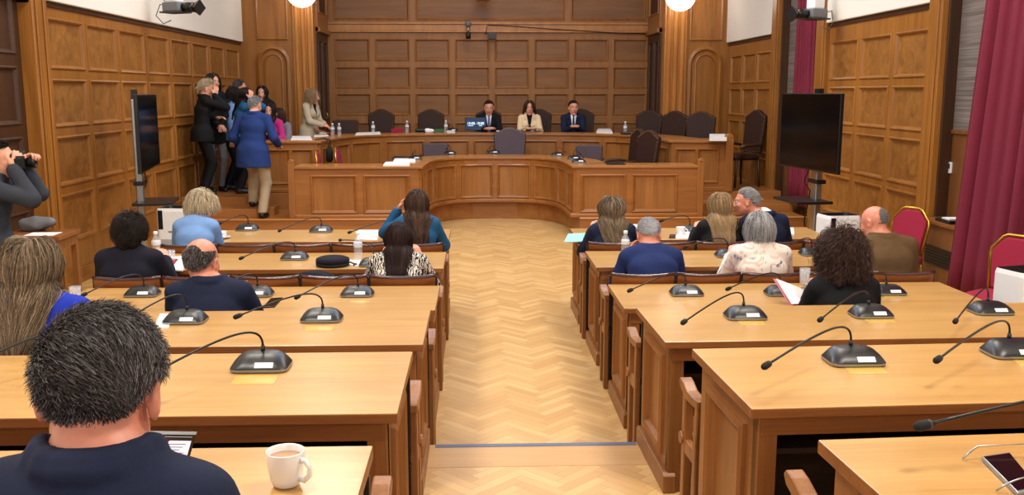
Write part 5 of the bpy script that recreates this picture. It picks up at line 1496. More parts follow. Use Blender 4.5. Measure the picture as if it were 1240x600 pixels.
# --- photographer by the left doorway
x = on_y(-20, 190, 6.6).x; tz = on_y(2, 171, 6.6).z
pg, G = person('photographer in a dark coat raising a camera by the left doorway', (x, 6.6, 0), math.radians(-78), pose='stand', topz=tz, h=.0085, top='coat', bottom='black', hairmat='black', lean=4, hunch=6, head=(0, 2, 0), hem=.55, build=1.12, hs=.99,
       hands=[(-.05, .23, 1.49), (.075, .20, 1.46)], hand_dir=[(.25, .6, .5), (-.3, .3, .9)], curl=.8, hairst=W(SHORT, n=1800, L=.04, r=.0018), seed=61)
t = thing('photo_camera', 'black photo camera held up to the eye by the photographer', 'camera', (pg.location.x, pg.location.y, 0), pg.rotation_euler.z)
hz = G['Hc'][2] - .03; hy = G['Hc'][1] + .118
mb = MB(); mb.box(-.07, .07, hy, hy + .06, hz - .05, hz + .045); mb.prism([(-.03, hz + .045), (.03, hz + .045), (.022, hz + .075), (-.022, hz + .075)], hy + .005, hy + .055, 'Y'); mb.build('body', M['black'], t, bevel=.008)
mb = MB(); mb.lathe([(.032, 0), (.036, .02), (.036, .03), (.041, .034), (.041, .058), (.034, .058), (.03, .05)], (0, 0, 0), 20, 0, Matrix.Translation((0, hy + .06, hz - .005)) @ Matrix.Rotation(-PI / 2, 4, 'X'))
mb.build('lens', M['black'], t, smooth=True)
mb = MB(); mb.box(.05, .085, hy - .004, hy + .05, hz - .05, hz + .03); mb.build('grip', M['black_soft'], t, bevel=.01)
# ------------------------------------------------------------------ conference microphones
def make_mic_base():
    mb = MB()
    L = [rect_loop(.196, .142, .03, .002), rect_loop(.202, .148, .032, .007), rect_loop(.202, .148, .032, .013)]
    mb.loft(L, 1, cap=(True, False))
    L2 = [rect_loop(.202, .148, .032, .013), rect_loop(.198, .144, .036, .018), rect_loop(.178, .118, .040, .034, 0, .006), rect_loop(.152, .088, .038, .047, 0, .016), rect_loop(.120, .058, .028, .054, 0, .022), rect_loop(.06, .02, .009, .057, 0, .026)]
    mb.loft(L2, 0, cap=(False, True))
    me = mb.build('base', [M['mic_body'], M['mic_edge']])
    me.data.polygons.foreach_set('use_smooth', [abs(p.normal.z) < .98 for p in me.data.polygons])
    return me
_mic_base = make_mic_base(); COL.objects.unlink(_mic_base)
mb = MB()
sl = Matrix.Translation((.022, -.0625, .0275)) @ Matrix.Rotation(math.atan2(.016, .019), 4, 'X')
mb.box(-.032, .032, -.011, .011, -.001, .0015, 0, sl)
_mic_label = mb.build('label_card', M['card']); COL.objects.unlink(_mic_label)
def mic(px, py, z, hx, hy, label, hz=.10, rz=0., small=1.0, group='conference microphones'):
    p = on_z(px, py, z)
    t = thing('microphone', label, 'microphone', p, math.radians(rz), group)
    copy_part(_mic_base, t); copy_part(_mic_label, t)
    hd = on_z(hx, hy, z + hz) - p
    hd = Matrix.Rotation(-math.radians(rz), 3, 'Z') @ hd
    b0 = Vector((0, .03, .05)); b1 = Vector((0, .032, .10))
    d = (hd - b1); top = b1 + Vector((d.x * .12, d.y * .12, .065)); q = b1 + d * .45 + Vector((0, 0, .048))
    mb = MB(); mb.tube([b0, Vector((0, .031, .075))], [.009, .007], 10)
    pts = []
    ctrl = [Vector((0, .031, .075)), b1 + Vector((0, 0, .03)), top, q, hd]
    for i in range(21):                                       # a Bezier through the goose-neck's bend
        u = i / 20; P = [c.copy() for c in ctrl]
        while len(P) > 1: P = [a.lerp(b, u) for a, b in zip(P[:-1], P[1:])]
        pts.append(P[0])
    mb.tube(pts, .0042, 8)
    nk = mb.build('gooseneck', M['black'], t, smooth=True)
    e = (pts[-1] - pts[-2]).normalized()
    mb = MB(); mb.tube([hd - e * .012, hd, hd + e * .004, hd + e * .026, hd + e * .034, hd + e * .037], [.006, .0075, .0115, .012, .009, .003], 12)
    mb.build('head', M['black_soft'], nk, smooth=True)
    mb = MB(); mb.tube([hd - e * .004, hd + e * .002], [.0105, .0105], 12); mb.build('ring', M['dark_grey'], nk, smooth=True)
    return t
Z4, Z5, Z6, Z0 = .12 + DH, .27 + DH, .42 + DH, DH
for a in [
 (300, 279, Z0, 268, 270, 'black microphone on the left front desk just right of the coffee cup'),
 (389, 281, Z0, 340, 279, 'black microphone in the middle of the left front desk'),
 (486, 284, Z0, 425, 281, 'black microphone on the left front desk hidden behind the woman with long brown hair'),
 (357, 314, Z0, 294, 312, 'black microphone on the second left desk, left of the round black cap'),
 (452, 322, Z0, 413, 291, 'black microphone on the second left desk in front of the auburn-haired woman'),
 (173, 358, Z0, 104, 356, 'black microphone on the third left desk, left of the bald man'),
 (311, 358, Z0, 262, 352, 'black microphone on the third left desk, right beside the bald man'),
 (433, 358, Z0, 362, 359, 'black microphone on the third left desk nearest the aisle'),
 (225, 390, Z4, 165, 380, 'black microphone on the fourth left desk behind the bald man'),
 (390, 388, Z4, 291, 382, 'black microphone on the fourth left desk beside the black phone'),
 (317, 446, Z5, 186, 452, 'black microphone on the fifth left desk, right of the greying man'),
 (106, 442, Z5, -14, 432, 'black microphone on the fifth left desk hidden behind the greying man'),
 (836, 281, Z0, 803, 267, 'black microphone on the right front desk beside the white mug'),
 (882, 311, Z0, 832, 299, 'black microphone on the second right desk, left of the floral blouse'),
 (984, 309, Z0, 945, 305, 'black microphone on the second right desk, right of the floral blouse'),
 (831, 357, Z0, 765, 351, 'black microphone on the third right desk nearest the aisle'),
 (946, 357, Z0, 884, 349, 'black microphone on the third right desk behind the pink folder'),
 (1075, 356, Z0, 1015, 352, 'black microphone on the third right desk, right of the curly-haired woman'),
 (902, 385, Z4, 830, 389, 'black microphone on the fourth right desk nearest the aisle'),
 (1054, 383, Z4, 995, 386, 'black microphone on the fourth right desk behind the curly-haired woman'),
 (1199, 379, Z4, 1158, 388, 'black microphone on the fourth right desk near the white air purifier'),
 (1033, 439, Z5, 931, 441, 'black microphone in the middle of the fifth right desk'),
 (1226, 430, Z5, 1138, 434, 'black microphone on the fifth right desk cut by the picture edge'),
 (1400, 545, Z6, 1125, 514, 'black microphone of the rearmost right desk, only its neck and head in the picture'),
]: mic(*a)
for a in [
 (545, 187, .985, 541, 180, 'black microphone on the curved desk at its left bend'),
 (598, 186, .985, 590, 183, 'black microphone on the curved desk in front of the plum chair'),
 (675, 189, .985, 684, 184, 'black microphone on the curved desk, first before its right bend'),
 (695, 193, .985, 702, 186, 'black microphone on the curved desk in the pair at its right bend, farther one'),
 (701, 197, .985, 706, 190, 'black microphone on the curved desk in the pair at its right bend, nearer one'),
 (503, 193, .985, 500, 186, 'black microphone on the left wing beside the stack of papers'),
 (643, 160, 1.275, 632, 158, 'black microphone in front of the woman in the cream jacket'),
 (548, 159, 1.275, 541, 157, 'black microphone on the long desk left of the lit monitor'),
]: mic(*a)

# ------------------------------------------------------------------ things lying on the desks
def flat(name, label, cat, pts_px, z, th, mat, group=None, bevel=0):
    mb = MB(); mb.prism([(on_z(x, y, z).x, on_z(x, y, z).y) for x, y in pts_px], z, z + th, 'Z')
    return tag(mb.build(name, M[mat], None, bevel=bevel), label, cat, group)
G = 'yellow cards under microphones'
flat('yellow_card', 'yellow card under the microphone right of the greying man', 'card', [(279, 466), (331, 466), (338, 455), (287, 455)], Z5, .0012, 'yellow_card', G)
flat('yellow_card', 'yellow card under the microphone in the middle of the fifth right desk', 'card', [(1031, 454), (1076, 453), (1066, 444), (1022, 445)], Z5, .0012, 'yellow_card', G)
flat('yellow_card', 'yellow card under the microphone cut by the right picture edge', 'card', [(1236, 444), (1275, 443), (1262, 435), (1226, 436)], Z5, .0012, 'yellow_card', G)
flat('yellow_card', 'yellow card under the aisle-side microphone of the fourth right desk', 'card', [(896, 394), (928, 394), (924, 389), (893, 389)], Z4, .0012, 'yellow_card', G)
flat('yellow_card', 'yellow card under the microphone behind the curly-haired woman', 'card', [(1052, 392), (1086, 391), (1080, 386), (1046, 387)], Z4, .0012, 'yellow_card', G)
flat('yellow_card', 'yellow card under the microphone beside the black phone', 'card', [(367, 401), (403, 401), (406, 395), (371, 395)], Z4, .0012, 'yellow_card', G)
flat('yellow_card', 'yellow card under the aisle-side microphone of the third left desk', 'card', [(423, 367), (446, 367), (448, 364), (426, 364)], Z0, .0012, 'yellow_card', G)
flat('yellow_card', 'yellow card under the microphone right of the curly-haired woman', 'card', [(1072, 361), (1092, 360), (1088, 356), (1068, 357)], Z0, .0012, 'yellow_card', G)
def sheet(label, pts, z, th=.002, mat='paper', name='paper_sheet', cat='paper', group=None): return flat(name, label, cat, pts, z, th, mat, group or ('papers lying on the desks' if name == 'paper_sheet' else None))
sheet('white sheets lying under the microphone on the fourth left desk', [(186, 398), (204, 398), (209, 381), (194, 381)], Z4, .004)
sheet('white paper on the left front desk in front of the woman in blue', [(432, 290), (457, 291), (458, 279), (434, 279)], Z0)
sheet('white paper on the second left desk below the water bottle', [(419, 321), (440, 323), (444, 316), (424, 315)], Z0)
sheet('pile of white papers beside the bottles on the second left desk', [(200, 328), (222, 329), (222, 312), (196, 313)], Z0, .010)
sheet('red and white leaflet lying on the white paper pile', [(196, 320), (210, 322), (216, 314), (199, 313)], Z0 + .0105, .002, 'red_cloth', 'leaflet', 'leaflet')
M['mint'] = plain('mint_folder', (150, 214, 200), .6)
sheet('mint green folder at the aisle end of the right front desk', [(683, 294), (709, 293), (712, 283), (688, 284)], Z0, .006, 'mint', 'folder', 'folder')
sheet('white notebook on the right front desk beside the mug', [(818, 290), (841, 290), (842, 281), (820, 281)], Z0, .012, 'paper', 'notebook', 'notebook')
sheet('dark leather cover beside the white notebook on the right front desk', [(810, 289), (818, 289), (818, 285), (811, 285)], Z0, .008, 'leather', 'notebook_cover', 'cover')
sheet('grey notebook at the outer end of the right front desk', [(948, 285), (962, 285), (961, 277), (948, 277)], Z0, .010, 'card', 'notebook', 'notebook')
sheet('white paper on the right front desk beside the wavy-haired woman', [(760, 279), (776, 283), (772, 272), (762, 272)], Z0)
sheet('black tablet lying beside the man in the bright navy suit', [(812, 318), (823, 317), (818, 309), (808, 310)], Z0, .009, 'black', 'tablet', 'tablet')
# the pink folder with papers, held half open
t = thing('document_folder', 'open pink folder with white pages in front of the curly-haired woman', 'folder', (0, 0, 0))
def quad(name, mat, P, th, par):
    P = [Vector(p) for p in P]; n = (P[1] - P[0]).cross(P[3] - P[0]).normalized() * th
    mb = MB(); mb.add(P + [p + n for p in P], [(0, 1, 2, 3), (7, 6, 5, 4), (0, 4, 5, 1), (1, 5, 6, 2), (2, 6, 7, 3), (3, 7, 4, 0)]); return mb.build(name, M[mat], par)
M['pink'] = plain('pink_cover', (226, 120, 150), .6)
a0, a1 = on_z(957, 371, Z0 + .004), on_z(975, 369, Z0 + .004)
b0 = on_y(936, 338, a0.y + .16); b1 = on_y(968, 350, a0.y + .20)
quad('cover', 'pink', [b0, a0, a1, b1], .003, t); up_ = Vector((0, -.004, .005))
quad('page', 'paper', [b0 + up_ + Vector((.015, 0, -.005)), a0 + up_ + Vector((.006, 0, .006)), a1 + up_, b1 + up_], .004, t)
c0, c1 = on_z(1004, 356, Z0 + .01), on_y(999, 338, a0.y + .22)
quad('page', 'paper', [b1 + up_, a1 + up_, c0, c1], .003, t)

def phone(label, pts, z, th=.009):
    P = [on_z(x, y, z) for x, y in pts]; c = sum(P, Vector()) / 4
    t = thing('mobile_phone', label, 'phone', c)
    loops = []
    for q, zz in ((.97, 0), (1, .002), (1, th - .002), (.97, th)): loops.append([Vector(((p.x - c.x) * q, (p.y - c.y) * q, zz)) for p in P])
    mb = MB(); mb.loft(loops); mb.build('case', M['mic_edge'] if th > .0095 else M['black'], t, bevel=.0015)
    mb = MB(); mb.prism([((p.x - c.x) * .92, (p.y - c.y) * .92) for p in P], th, th + .0006, 'Z'); mb.build('screen', M['black_gloss'], t)
phone('black phone lying on the fourth left desk left of the microphone', [(318, 374), (333, 373), (343, 362), (328, 363)], Z4)
phone('grey phone lying on the rearmost right desk under the spectacles', [(1232, 603), (1258, 597), (1222, 553), (1188, 558)], Z6, .011)
# spectacles
def spectacles(label, L0, L1, H, z):
    t = thing('spectacles', label, 'glasses', (0, 0, 0))
    h1, h0 = [on_z(*H[0], z + .03), on_z(*H[1], z + .03)]
    for tip, bend, hinge in ((L0[0], L0[1], h1), (L1[0], L1[1], h0)):
        a = on_z(*tip, z + .004); b = on_z(*bend, z + .028)
        mb = MB(); mb.tube([a, a.lerp(b, .5) + Vector((0, 0, .003)), b, b.lerp(hinge, .5), hinge], [.0022, .0026, .002, .0013, .0016], 6); mb.build('temple', M['metal'], t, smooth=True)
    dr = (h0 - h1); w = dr.length; u = dr.normalized(); 
    for s in (0, 1):
        c = h1 + u * w * (.24 if s == 0 else .76) + Vector((0, 0, -.012))
        loop = [c + u * (w * .22 * math.cos(a)) + Vector((0, 0, .016 * math.sin(a))) for a in np.linspace(0, 2 * PI, 21)]
        mb = MB(); mb.tube(loop, .0014, 6, cap=False); mb.build('rim', M['metal'], t, smooth=True)
        mb = MB(); mb.add(loop[:-1], [tuple(range(20))]); mb.build('lens', M['clear'], t)
    mb = MB(); mb.tube([h1 + u * w * .45 + Vector((0, 0, -.008)), h1 + u * w * .55 + Vector((0, 0, -.008))], .0015, 6); mb.build('bridge', M['metal'], t)
spectacles('thin metal spectacles lying on the rearmost right desk', [(1166, 556), (1184, 541)], [(1206, 595), (1230, 582)], [(1242, 538), (1262, 572)], Z6)

# cups
def mug(p, label, r=.041, h=.088, ang=0., fill=.8, group='white mugs'):
    t = thing('coffee_mug', label, 'mug', p, ang, group)
    mb = MB(); mb.lathe([(r * .55, 0), (r * .70, .004), (r * .84, h * .25), (r * .95, h * .6), (r, h - .002), (r * .985, h), (r * .94, h - .003), (r * .88, h * .55), (r * .74, h * .2), (r * .3, .008), (0.0001, .008)], (0, 0, 0), 32)
    b = mb.build('body', M['porcelain'], t, smooth=True)
    mb = MB(); mb.tube([(r * .93, 0, h * .78), (r * 1.25, 0, h * .80), (r * 1.52, 0, h * .62), (r * 1.45, 0, h * .38), (r * 1.15, 0, h * .24), (r * .86, 0, h * .26)], [.007, .006, .0055, .0055, .006, .006], 10); mb.build('handle', M['porcelain'], t, smooth=True)
    mb = MB(); mb.lathe([(r * .90, h * fill - .002), (r * .912, h * fill)], (0, 0, 0), 32); mb.build('coffee', M['coffee'], t)
mug(on_z(347, 588, Z6), 'white coffee mug with milky coffee on the rearmost left desk', .040, .078, math.radians(-25))
mug(on_z(824, 286, Z0), 'white mug on the right front desk between the bowed man and the blonde woman', .04, .08, math.radians(-10))
t = thing('coffee_cup', 'white coffee cup on a saucer on the left front desk', 'cup', on_z(269, 289, Z0))
mb = MB(); mb.lathe([(.03, 0), (.045, .004), (.075, .016), (.076, .018), (.045, .009), (.02, .006), (.0001, .006)], (0, 0, 0), 28); mb.build('saucer', M['porcelain'], t, smooth=True)
mb = MB(); mb.lathe([(.022, .006), (.026, .012), (.038, .035), (.042, .062), (.040, .063), (.034, .03), (.015, .014), (.0001, .014)], (0, 0, 0), 28); cp = mb.build('cup', M['porcelain'], t, smooth=True)
mb = MB(); mb.tube([(-.038, 0, .052), (-.062, 0, .05), (-.06, 0, .03), (-.034, 0, .026)], .0045, 8); mb.build('handle', M['porcelain'], cp, smooth=True)
mb = MB(); mb.lathe([(.036, .048), (.037, .05)], (0, 0, 0), 24); mb.build('coffee', M['coffee'], cp)

# bottles
def bottle(p, label, h=.20, r=.03, group='water bottles', cap='white'):
    t = thing('water_bottle', label, 'bottle', p, 0, group)
    mb = MB(); mb.lathe([(r * .6, 0), (r * .95, .004), (r, .015), (r * .96, h * .14), (r, h * .2), (r * .94, h * .28), (r, h * .34), (r * .94, h * .44), (r, h * .5), (r, h * .62), (r * .8, h * .72), (r * .45, h * .84), (r * .40, h * .90), (r * .40, h * .91)], (0, 0, 0), 20); b = mb.build('body', M['clear'], t, smooth=True)
    mb = MB(); mb.lathe([(r * 1.01, h * .48), (r * 1.015, h * .5), (r * 1.015, h * .64), (r * 1.0, h * .65)], (0, 0, 0), 20); mb.build('label_band', M['label_print'], b, smooth=True)
    mb = MB(); mb.lathe([(r * .48, h * .89), (r * .5, h * .90), (r * .5, h * .985), (r * .42, h)], (0, 0, 0), 16); mb.build('cap', M[cap], t, smooth=True)
for px, py, z, hh, lab in [(190, 312, Z0, .20, 'clear water bottle beside the woman with bushy dark hair'), (434, 317, Z0, .225, 'clear water bottle standing beside the auburn-haired woman'),
    (757, 311, Z0, .20, 'clear water bottle between the wavy-haired woman and the bowed man'),
    (403, 164, 1.275, .20, 'clear water bottle at the left bend of the long desk, nearer the left wall'), (411, 164, 1.275, .20, 'clear water bottle at the left bend of the long desk, farther from the wall'),
    (452, 162, 1.275, .21, 'clear water bottle in front of the first empty chair left of the monitor'), (493, 161, 1.275, .21, 'clear water bottle on the long desk between the two empty chairs'),
    (540, 161, 1.275, .22, 'clear water bottle on the long desk just left of the lit monitor'), (757, 163, 1.275, .22, 'clear water bottle on the long desk right of the presidium')]:
    bottle(on_z(px, py, z), lab, hh, .032)
t = thing('drinking_glass', 'clear drinking glass of water on the third right desk beside the pink folder', 'glass', on_z(974, 345, Z0))
mb = MB(); mb.lathe([(.026, 0), (.030, .003), (.034, .11), (.0325, .11), (.028, .008), (.0001, .008)], (0, 0, 0), 24); mb.build('body', M['clear'], t, smooth=True)
for px, py, lab in ((92, 365, 'clear drinking glass on the third left desk at its outer end'), (207, 318, 'clear drinking glass on the second left desk behind the bald man')):
    t = thing('drinking_glass', lab, 'glass', on_z(px, py, Z0))
    mb = MB(); mb.lathe([(.026, 0), (.030, .003), (.034, .09), (.0325, .09), (.028, .008), (.0001, .008)], (0, 0, 0), 24); mb.build('body', M['clear'], t, smooth=True)

# cap, bags, clothes
p = on_z(403, 322, Z0)
t = thing('flat_cap', 'round black cap lying on the second left desk', 'cap', p)
mb = MB(); mb.lathe([(.085, 0), (.11, .01), (.122, .035), (.118, .055), (.09, .066), (.05, .068), (.0001, .062)], (0, 0, 0), 28); mb.build('crown', CM['ink'], t, smooth=True)
mb = MB(); mb.lathe([(.112, .004), (.118, .004), (.122, .022), (.116, .024)], (0, 0, 0), 28); mb.build('band', M['black_soft'], t, smooth=True)
mb = MB(); mb.tube([(.10, .02, .03), (.14, .03, .012), (.17, .02, .006), (.15, -.01, .005)], .006, 6); mb.build('strap', M['black'], t, smooth=True)
def heap(name, label, cat, c, r, mat, seed, n=6):
    rng = np.random.default_rng(seed); c = np.array(c); F = Field(c - np.array(r) * 1.7 - .05, c + np.array(r) * 1.7 + .05, .008)
    for _ in range(n):
        o = (rng.random(3) - .5) * np.array(r) * 1.1; F.ell(c + o, np.array(r) * (.45 + .35 * rng.random(3)), None, .03)
    F.ripple(.004, 1.5, seed); F.cutz(c[2] - r[2] * .7, 'above')
    V, Q = F.mesh(); o = np_mesh(name, V, Q, M[mat] if mat in M else CM[mat], None)
    return tag(o, label, cat)
q = Vector((on_z(388, 329, Z0 + .05).x, 6.02, Z0 + .07))
heap('folded_coat', 'dark coat bundled on the bench right of the bald man', 'coat', (q.x, 6.20, .66), (.17, .09, .16), 'ink', 3)
q = on_z(470, 170, 1.29)
# ------------------------------------------------------------------ things on the long desk
zo = 1.275
t = thing('desk_monitor', 'small lit monitor showing white digits on the long desk', 'monitor', on_z(576, 160, zo) , math.radians(0))
mb = MB(); mb.box(-.19, .19, -.012, .012, .03, .26); b = mb.build('housing', M['black'], t, bevel=.004)
M['screen_blue'] = plain('lit_blue_screen', (20, 40, 70), .2, emit=(34, 62, 98), estr=.55)
M['screen_text'] = plain('lit_screen_digits', (220, 245, 255), .4, emit=(214, 246, 255), estr=1.3)
mb = MB(); mb.box(-.18, .18, -.0135, -.012, .045, .25); mb.build('screen', M['screen_blue'], b)
def text(name, body, size, loc, rot, mat, parent):
    cu = bpy.data.curves.new(name, 'FONT'); cu.body = body; cu.size = size; cu.align_x = 'CENTER'; cu.extrude = .0004
    cu.materials.append(mat); o = bpy.data.objects.new(name, cu); COL.objects.link(o); 
    dg = bpy.context.evaluated_depsgraph_get(); me = bpy.data.meshes.new_from_object(o.evaluated_get(dg)); bpy.data.objects.remove(o, do_unlink=True)
    o = bpy.data.objects.new(name, me); COL.objects.link(o)
    o.location = loc; o.rotation_euler = rot; o.parent = parent; return o
text('digits', '15:00: 10:00', .062, (0, -.0142, .135), (PI / 2, 0, 0), M['screen_text'], b)
mb = MB(); mb.box(-.14, -.04, -.0142, -.0136, .112, .119); mb.box(.06, .12, -.0142, -.0136, .112, .119); mb.build('caption_lines', M['screen_text'], b)
mb = MB(); mb.box(-.09, .09, -.05, .06, 0, .008); mb.box(-.02, .02, 0, .015, .0, .05); mb.build('stand', M['black'], t, bevel=.003)
t = thing('binder', 'dark blue binder with white pages in front of the man with the blue tie', 'binder', on_z(608, 160, zo))
MB().box(-.11, .11, -.04, .12, 0, .012).build('cover', CM['navy'], t); MB().box(-.105, .105, -.038, .118, .012, .03).build('page', M['paper'], t); MB().box(-.11, .11, -.04, .12, .03, .036).build('lid', CM['navy'], t)
def block(name, label, cat, px, py, z, sx, sy, sz, mat, rz=0, bevel=.006, group=None):
    mb = MB(); mb.box(-sx / 2, sx / 2, -sy / 2, sy / 2, 0, sz); o = mb.build(name, M[mat] if mat in M else CM[mat], None, bevel=bevel)
    o.location = on_z(px, py, z); o.rotation_euler = (0, 0, math.radians(rz)); return tag(o, label, cat, group)
block('red_box', 'small dark red box on the long desk between two bottles', 'box', 481, 161, zo, .20, .12, .075, 'red_cloth')
M['green'] = plain('green_cover', (36, 110, 62), .5)
block('green_book', 'green book on the long desk left of the monitor', 'book', 532, 160, zo, .16, .2, .05, 'green')
block('black_pouch', 'black pouch on the long desk behind the white tissues', 'pouch', 509, 160, zo, .18, .1, .06, 'black', 0, .02)
p = on_z(520, 161, zo); heap('tissue', 'crumpled white tissue on the long desk beside the black pouch', 'tissue', (p.x, p.y, zo + .03), (.07, .04, .04), 'paper', 9)
sheet('white papers spread on the long desk before the first empty chair', [(430, 164), (461, 163), (460, 160), (432, 161)], zo, .006)
sheet('lilac papers beside the bottle left of the lit monitor', [(541, 161), (551, 161), (550, 158), (541, 158)], zo, .02, 'card')
sheet('white papers on the long desk right of the man in navy', [(722, 161), (742, 162), (739, 157), (724, 157)], zo, .02)
sheet('white document box at the right end of the long desk', [(859, 171), (880, 171), (878, 166), (859, 166)], zo, .05, 'paper', 'document_box', 'box')
block('black_bag', 'flat black bag on the long desk right of the bottle', 'bag', 767, 163, zo, .42, .18, .05, 'black', -20, .02)
sheet('white papers on the left end of the long desk before the woman in magenta', [(352, 170), (378, 170), (376, 165), (354, 165)], zo, .004)
sheet('white papers at the left corner of the long desk under the folder', [(380, 166), (398, 165), (394, 160), (382, 161)], zo, .006)
M['tan'] = plain('tan_folder', (190, 104, 62), .6)
o = block('tan_folder', 'reddish tan folder held by the blonde woman in the beige jacket', 'folder', 391, 160, zo + .05, .30, .20, .012, 'tan', 25, .003); o.rotation_euler = (0, math.radians(16), math.radians(25))
p = on_y(398, 170, 14.5)
t = thing('shoulder_bag', 'black bag hanging over the left corner of the long desk', 'bag', (OP.at(OP.L[1] + .12, .0).x + .12, OP.at(OP.L[1] + .12, .0).y + .1, .95))
mb = MB(); mb.loft([rect_loop(.05, .10, .02, 0), rect_loop(.08, .20, .03, .03), rect_loop(.08, .22, .03, .16), rect_loop(.04, .20, .018, .22)]); mb.build('body', M['black_soft'], t, smooth=True)
mb = MB(); mb.tube([(0, -.09, .21), (.0, -.08, .33), (-.08, -.04, .352), (-.2, .0, .336), (-.08, .06, .352), (0, .08, .33), (0, .09, .21)], .008, 8); mb.build('strap', M['black'], t, smooth=True)
# papers of the inner desk
sheet('white paper stack on the left wing of the curved desk, nearest its front edge', [(464, 201), (496, 201), (496, 197), (467, 197)], .985, .012)
sheet('second white paper stack on the left wing of the curved desk', [(476, 197), (503, 197), (503, 193), (478, 193)], .985, .014)
sheet('dark blue folder between the paper stacks on the left wing', [(474, 193), (501, 193), (500, 190), (477, 190)], .985, .012, 'mic_body', 'folder', 'folder')
sheet('dark folder on the right wing beside the edge-on chairs', [(735, 200), (758, 200), (752, 196), (732, 197)], .985, .012, 'black', 'folder', 'folder')

# ------------------------------------------------------------------ the side table by the doorway
tp = Vector((-3.98, 8.55, .731))
o = MB().box(-.13, .13, -.10, .10, 0, .003).build('paper_sheet', M['paper']); o.location = tp + Vector((.10, -.10, 0)); tag(o, 'white paper on the small side table by the doorway', 'paper')
heap('plastic_wrap', 'crumpled grey plastic wrap on the small side table', 'wrap', (tp.x - .02, tp.y + .12, tp.z + .055), (.17, .08, .075), 'grey', 12)

# ------------------------------------------------------------------ cameras, spotlights and wires up on the walls
def wall_camera(p, s, label, ang, lens_dir):
    t = thing('ceiling_camera', label, 'camera', p, ang, 'robotic cameras on the side walls')
    mb = MB(); mb.box(-.10, .10, -.13, .13, .0, .11); mb.build('body', M['grey'], t, bevel=.012)
    mb = MB(); mb.tube([(0, -.13, .05), (0, -.16, .05), (0, -.17, .05), (0, -.30, .04)], [.05, .05, .058, .06], 16); mb.build('lens', M['black'], t, smooth=True)
    mb = MB(); mb.tube([(0, -.30, .04), (0, -.40, .035)], [.05, .10], 4); mb.build('lens_hood', M['black'], t)
    mb = MB(); mb.box(-.075, .075, -.075, .10, .11, .28); mb.build('housing', M['white'], t, bevel=.02)
    mb = MB(); mb.box(-.12, .12, -.15, .16, -.02, 0); mb.build('mounting_plate', M['dark_grey'], t, bevel=.004)
    mb = MB(); mb.tube([(0, .05, .27), (0, .05, TOPZ - p.z)], .022, 8); mb.build('drop_pole', M['metal'], t)
    mb = MB(); mb.tube([(.02, .12, .06), (.02, .28, .10), (.0, .34, -.04), (.02, .24, -.14), (.03, .12, -.10)], .007, 6); mb.tube([(-.03, .12, .1), (-.03, .26, .24), (-.02, .2, .4), (0, .06, .5)], .006, 6)
    mb.build('cable', M['grey'], t, smooth=True)
wall_camera(on_x(213, 14, XL + .45), 1, 'wall-mounted camera with dark hood under the white upper left wall', math.radians(62), 1)
wall_camera(on_x(986, 22, XR - .35), 1, 'wall-mounted camera with long lens under the white upper right wall', math.radians(-62), 1)
p = on_y(567, 38, YB - .2)
t = thing('spotlight', 'small spotlight hanging on the back wall moulding', 'lamp', p, 0, 'small spotlights on the back wall')
MB().ball((0, .02, .14), .06, 16, 10).build('housing', M['grey'], t, smooth=True)
mb = MB(); mb.tube([(0, -.02, .08), (0, -.03, -.02)], .018, 10); mb.build('stem', M['metal'], t, smooth=True)
mb = MB(); mb.tube([(0, -.03, -.02), (0, -.03, -.14)], .045, 12); mb.build('lamp_barrel', M['black'], t, smooth=True)
p = on_y(592, 43, YB - .2)
t = thing('spotlight', 'square dark lamp with a wire just right of the small spotlight', 'lamp', p, 0, 'small spotlights on the back wall')
mb = MB(); mb.box(-.02, .14, -.05, .05, -.07, .05); mb.build('housing', M['dark_grey'], t, bevel=.006)
mb = MB(); mb.tube([(0, 0, .05), (-.06, 0, .02), (-.04, 0, .14), (-.02, .05, .20), (.3, .08, .19), (1.2, .085, .13), (2.6, .09, .05), (3.1, .09, .04)], .008, 6); mb.build('cable', M['black'], t, smooth=True)
p = on_y(585, -2, YB - .35)
t = thing('projector', 'dark projector hanging high in front of the back wall', 'projector', p)
mb = MB(); mb.box(-.14, .14, -.1, .1, -.03, .10); mb.build('housing', M['dark_grey'], t, bevel=.02)
mb = MB(); mb.tube([(.06, -.1, .03), (.06, -.15, .02)], [.05, .045], 14); mb.build('lens', M['black'], t, smooth=True)
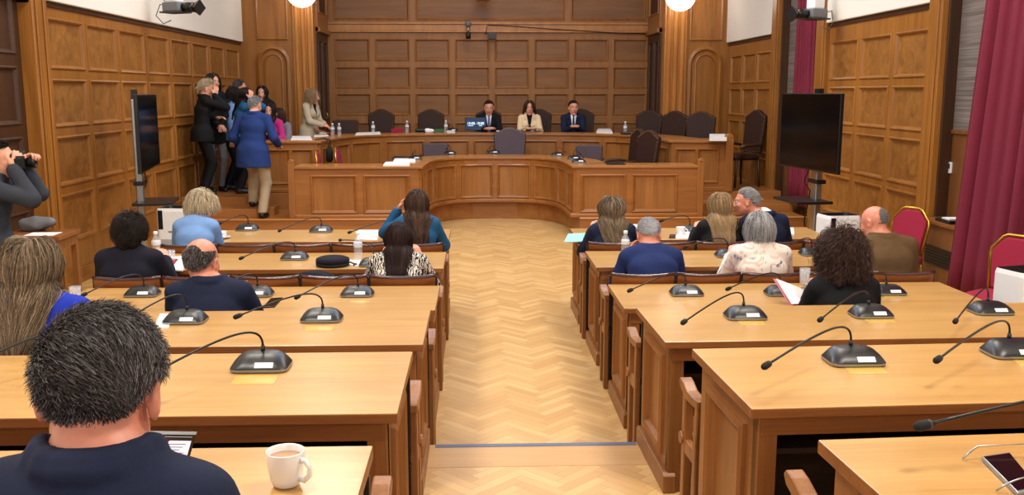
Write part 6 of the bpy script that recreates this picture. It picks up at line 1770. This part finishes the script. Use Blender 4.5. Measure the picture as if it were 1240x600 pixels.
mb = MB(); mb.tube([(0, 0, .1), (0, 0, TOPZ - p.z)], .02, 8); mb.build('drop_pole', M['metal'], t)
mb = MB(); mb.tube([(-.14, 0, 0), (-.12, 0, -.10), (-.02, 0, -.07), (.06, 0, -.12), (.12, 0, -.02)], .007, 6); mb.build('cable', M['tan'], t, smooth=True)

# ------------------------------------------------------------------ tablet in the greying man's hands
M['screen_white'] = plain('lit_document_screen', (228, 236, 250), .3, emit=(214, 228, 255), estr=.75)
a, b = on_y(186, 531, 1.90), on_y(235, 532, 1.90)
t = thing('tablet', 'tablet showing a white document in front of the greying man', 'tablet', (0, 0, 0))
top0, top1 = on_y(174, 528, 1.86), on_y(235, 529, 1.86); bot1 = on_z(222, 575, Z6 + .012); bot0 = bot1 + (top0 - top1)
def lerp2(u, v): return (bot0.lerp(bot1, u)).lerp(top0.lerp(top1, u), v)
n = (bot1 - bot0).cross(top0 - bot0).normalized()
if n.y > 0: n = -n
def slab(name, mat, u0, u1, v0, v1, d0, d1, par):
    P = [lerp2(u0, v0), lerp2(u1, v0), lerp2(u1, v1), lerp2(u0, v1)]
    mb = MB(); mb.add([p + n * d0 for p in P] + [p + n * d1 for p in P], [(0, 1, 2, 3), (7, 6, 5, 4), (0, 4, 5, 1), (1, 5, 6, 2), (2, 6, 7, 3), (3, 7, 4, 0)]); return mb.build(name, M[mat], par)
b = slab('case', 'black', -.03, 1.03, -.03, 1.04, -.008, 0, t)
slab('screen', 'screen_white', 0, .97, 0, .985, 0, .0008, b); slab('header_bar', 'black', 0, .97, .90, .985, .0008, .0014, b)
for k in range(9):
    slab('text_line', 'grey', .10, .88 - .05 * (k % 3), .80 - k * .075, .812 - k * .075, .0008, .0013, b)
c = lerp2(.48, .90) + n * .0016
mb = MB(); e1 = (top1 - top0).normalized(); e2 = (top0 - bot0).normalized(); mb.add([c + (e1 * math.cos(a) + e2 * math.sin(a)) * .006 for a in np.linspace(0, 2 * PI, 17)[:-1]], [tuple(range(16))]); mb.build('round_mark', M['red_cloth'], b)
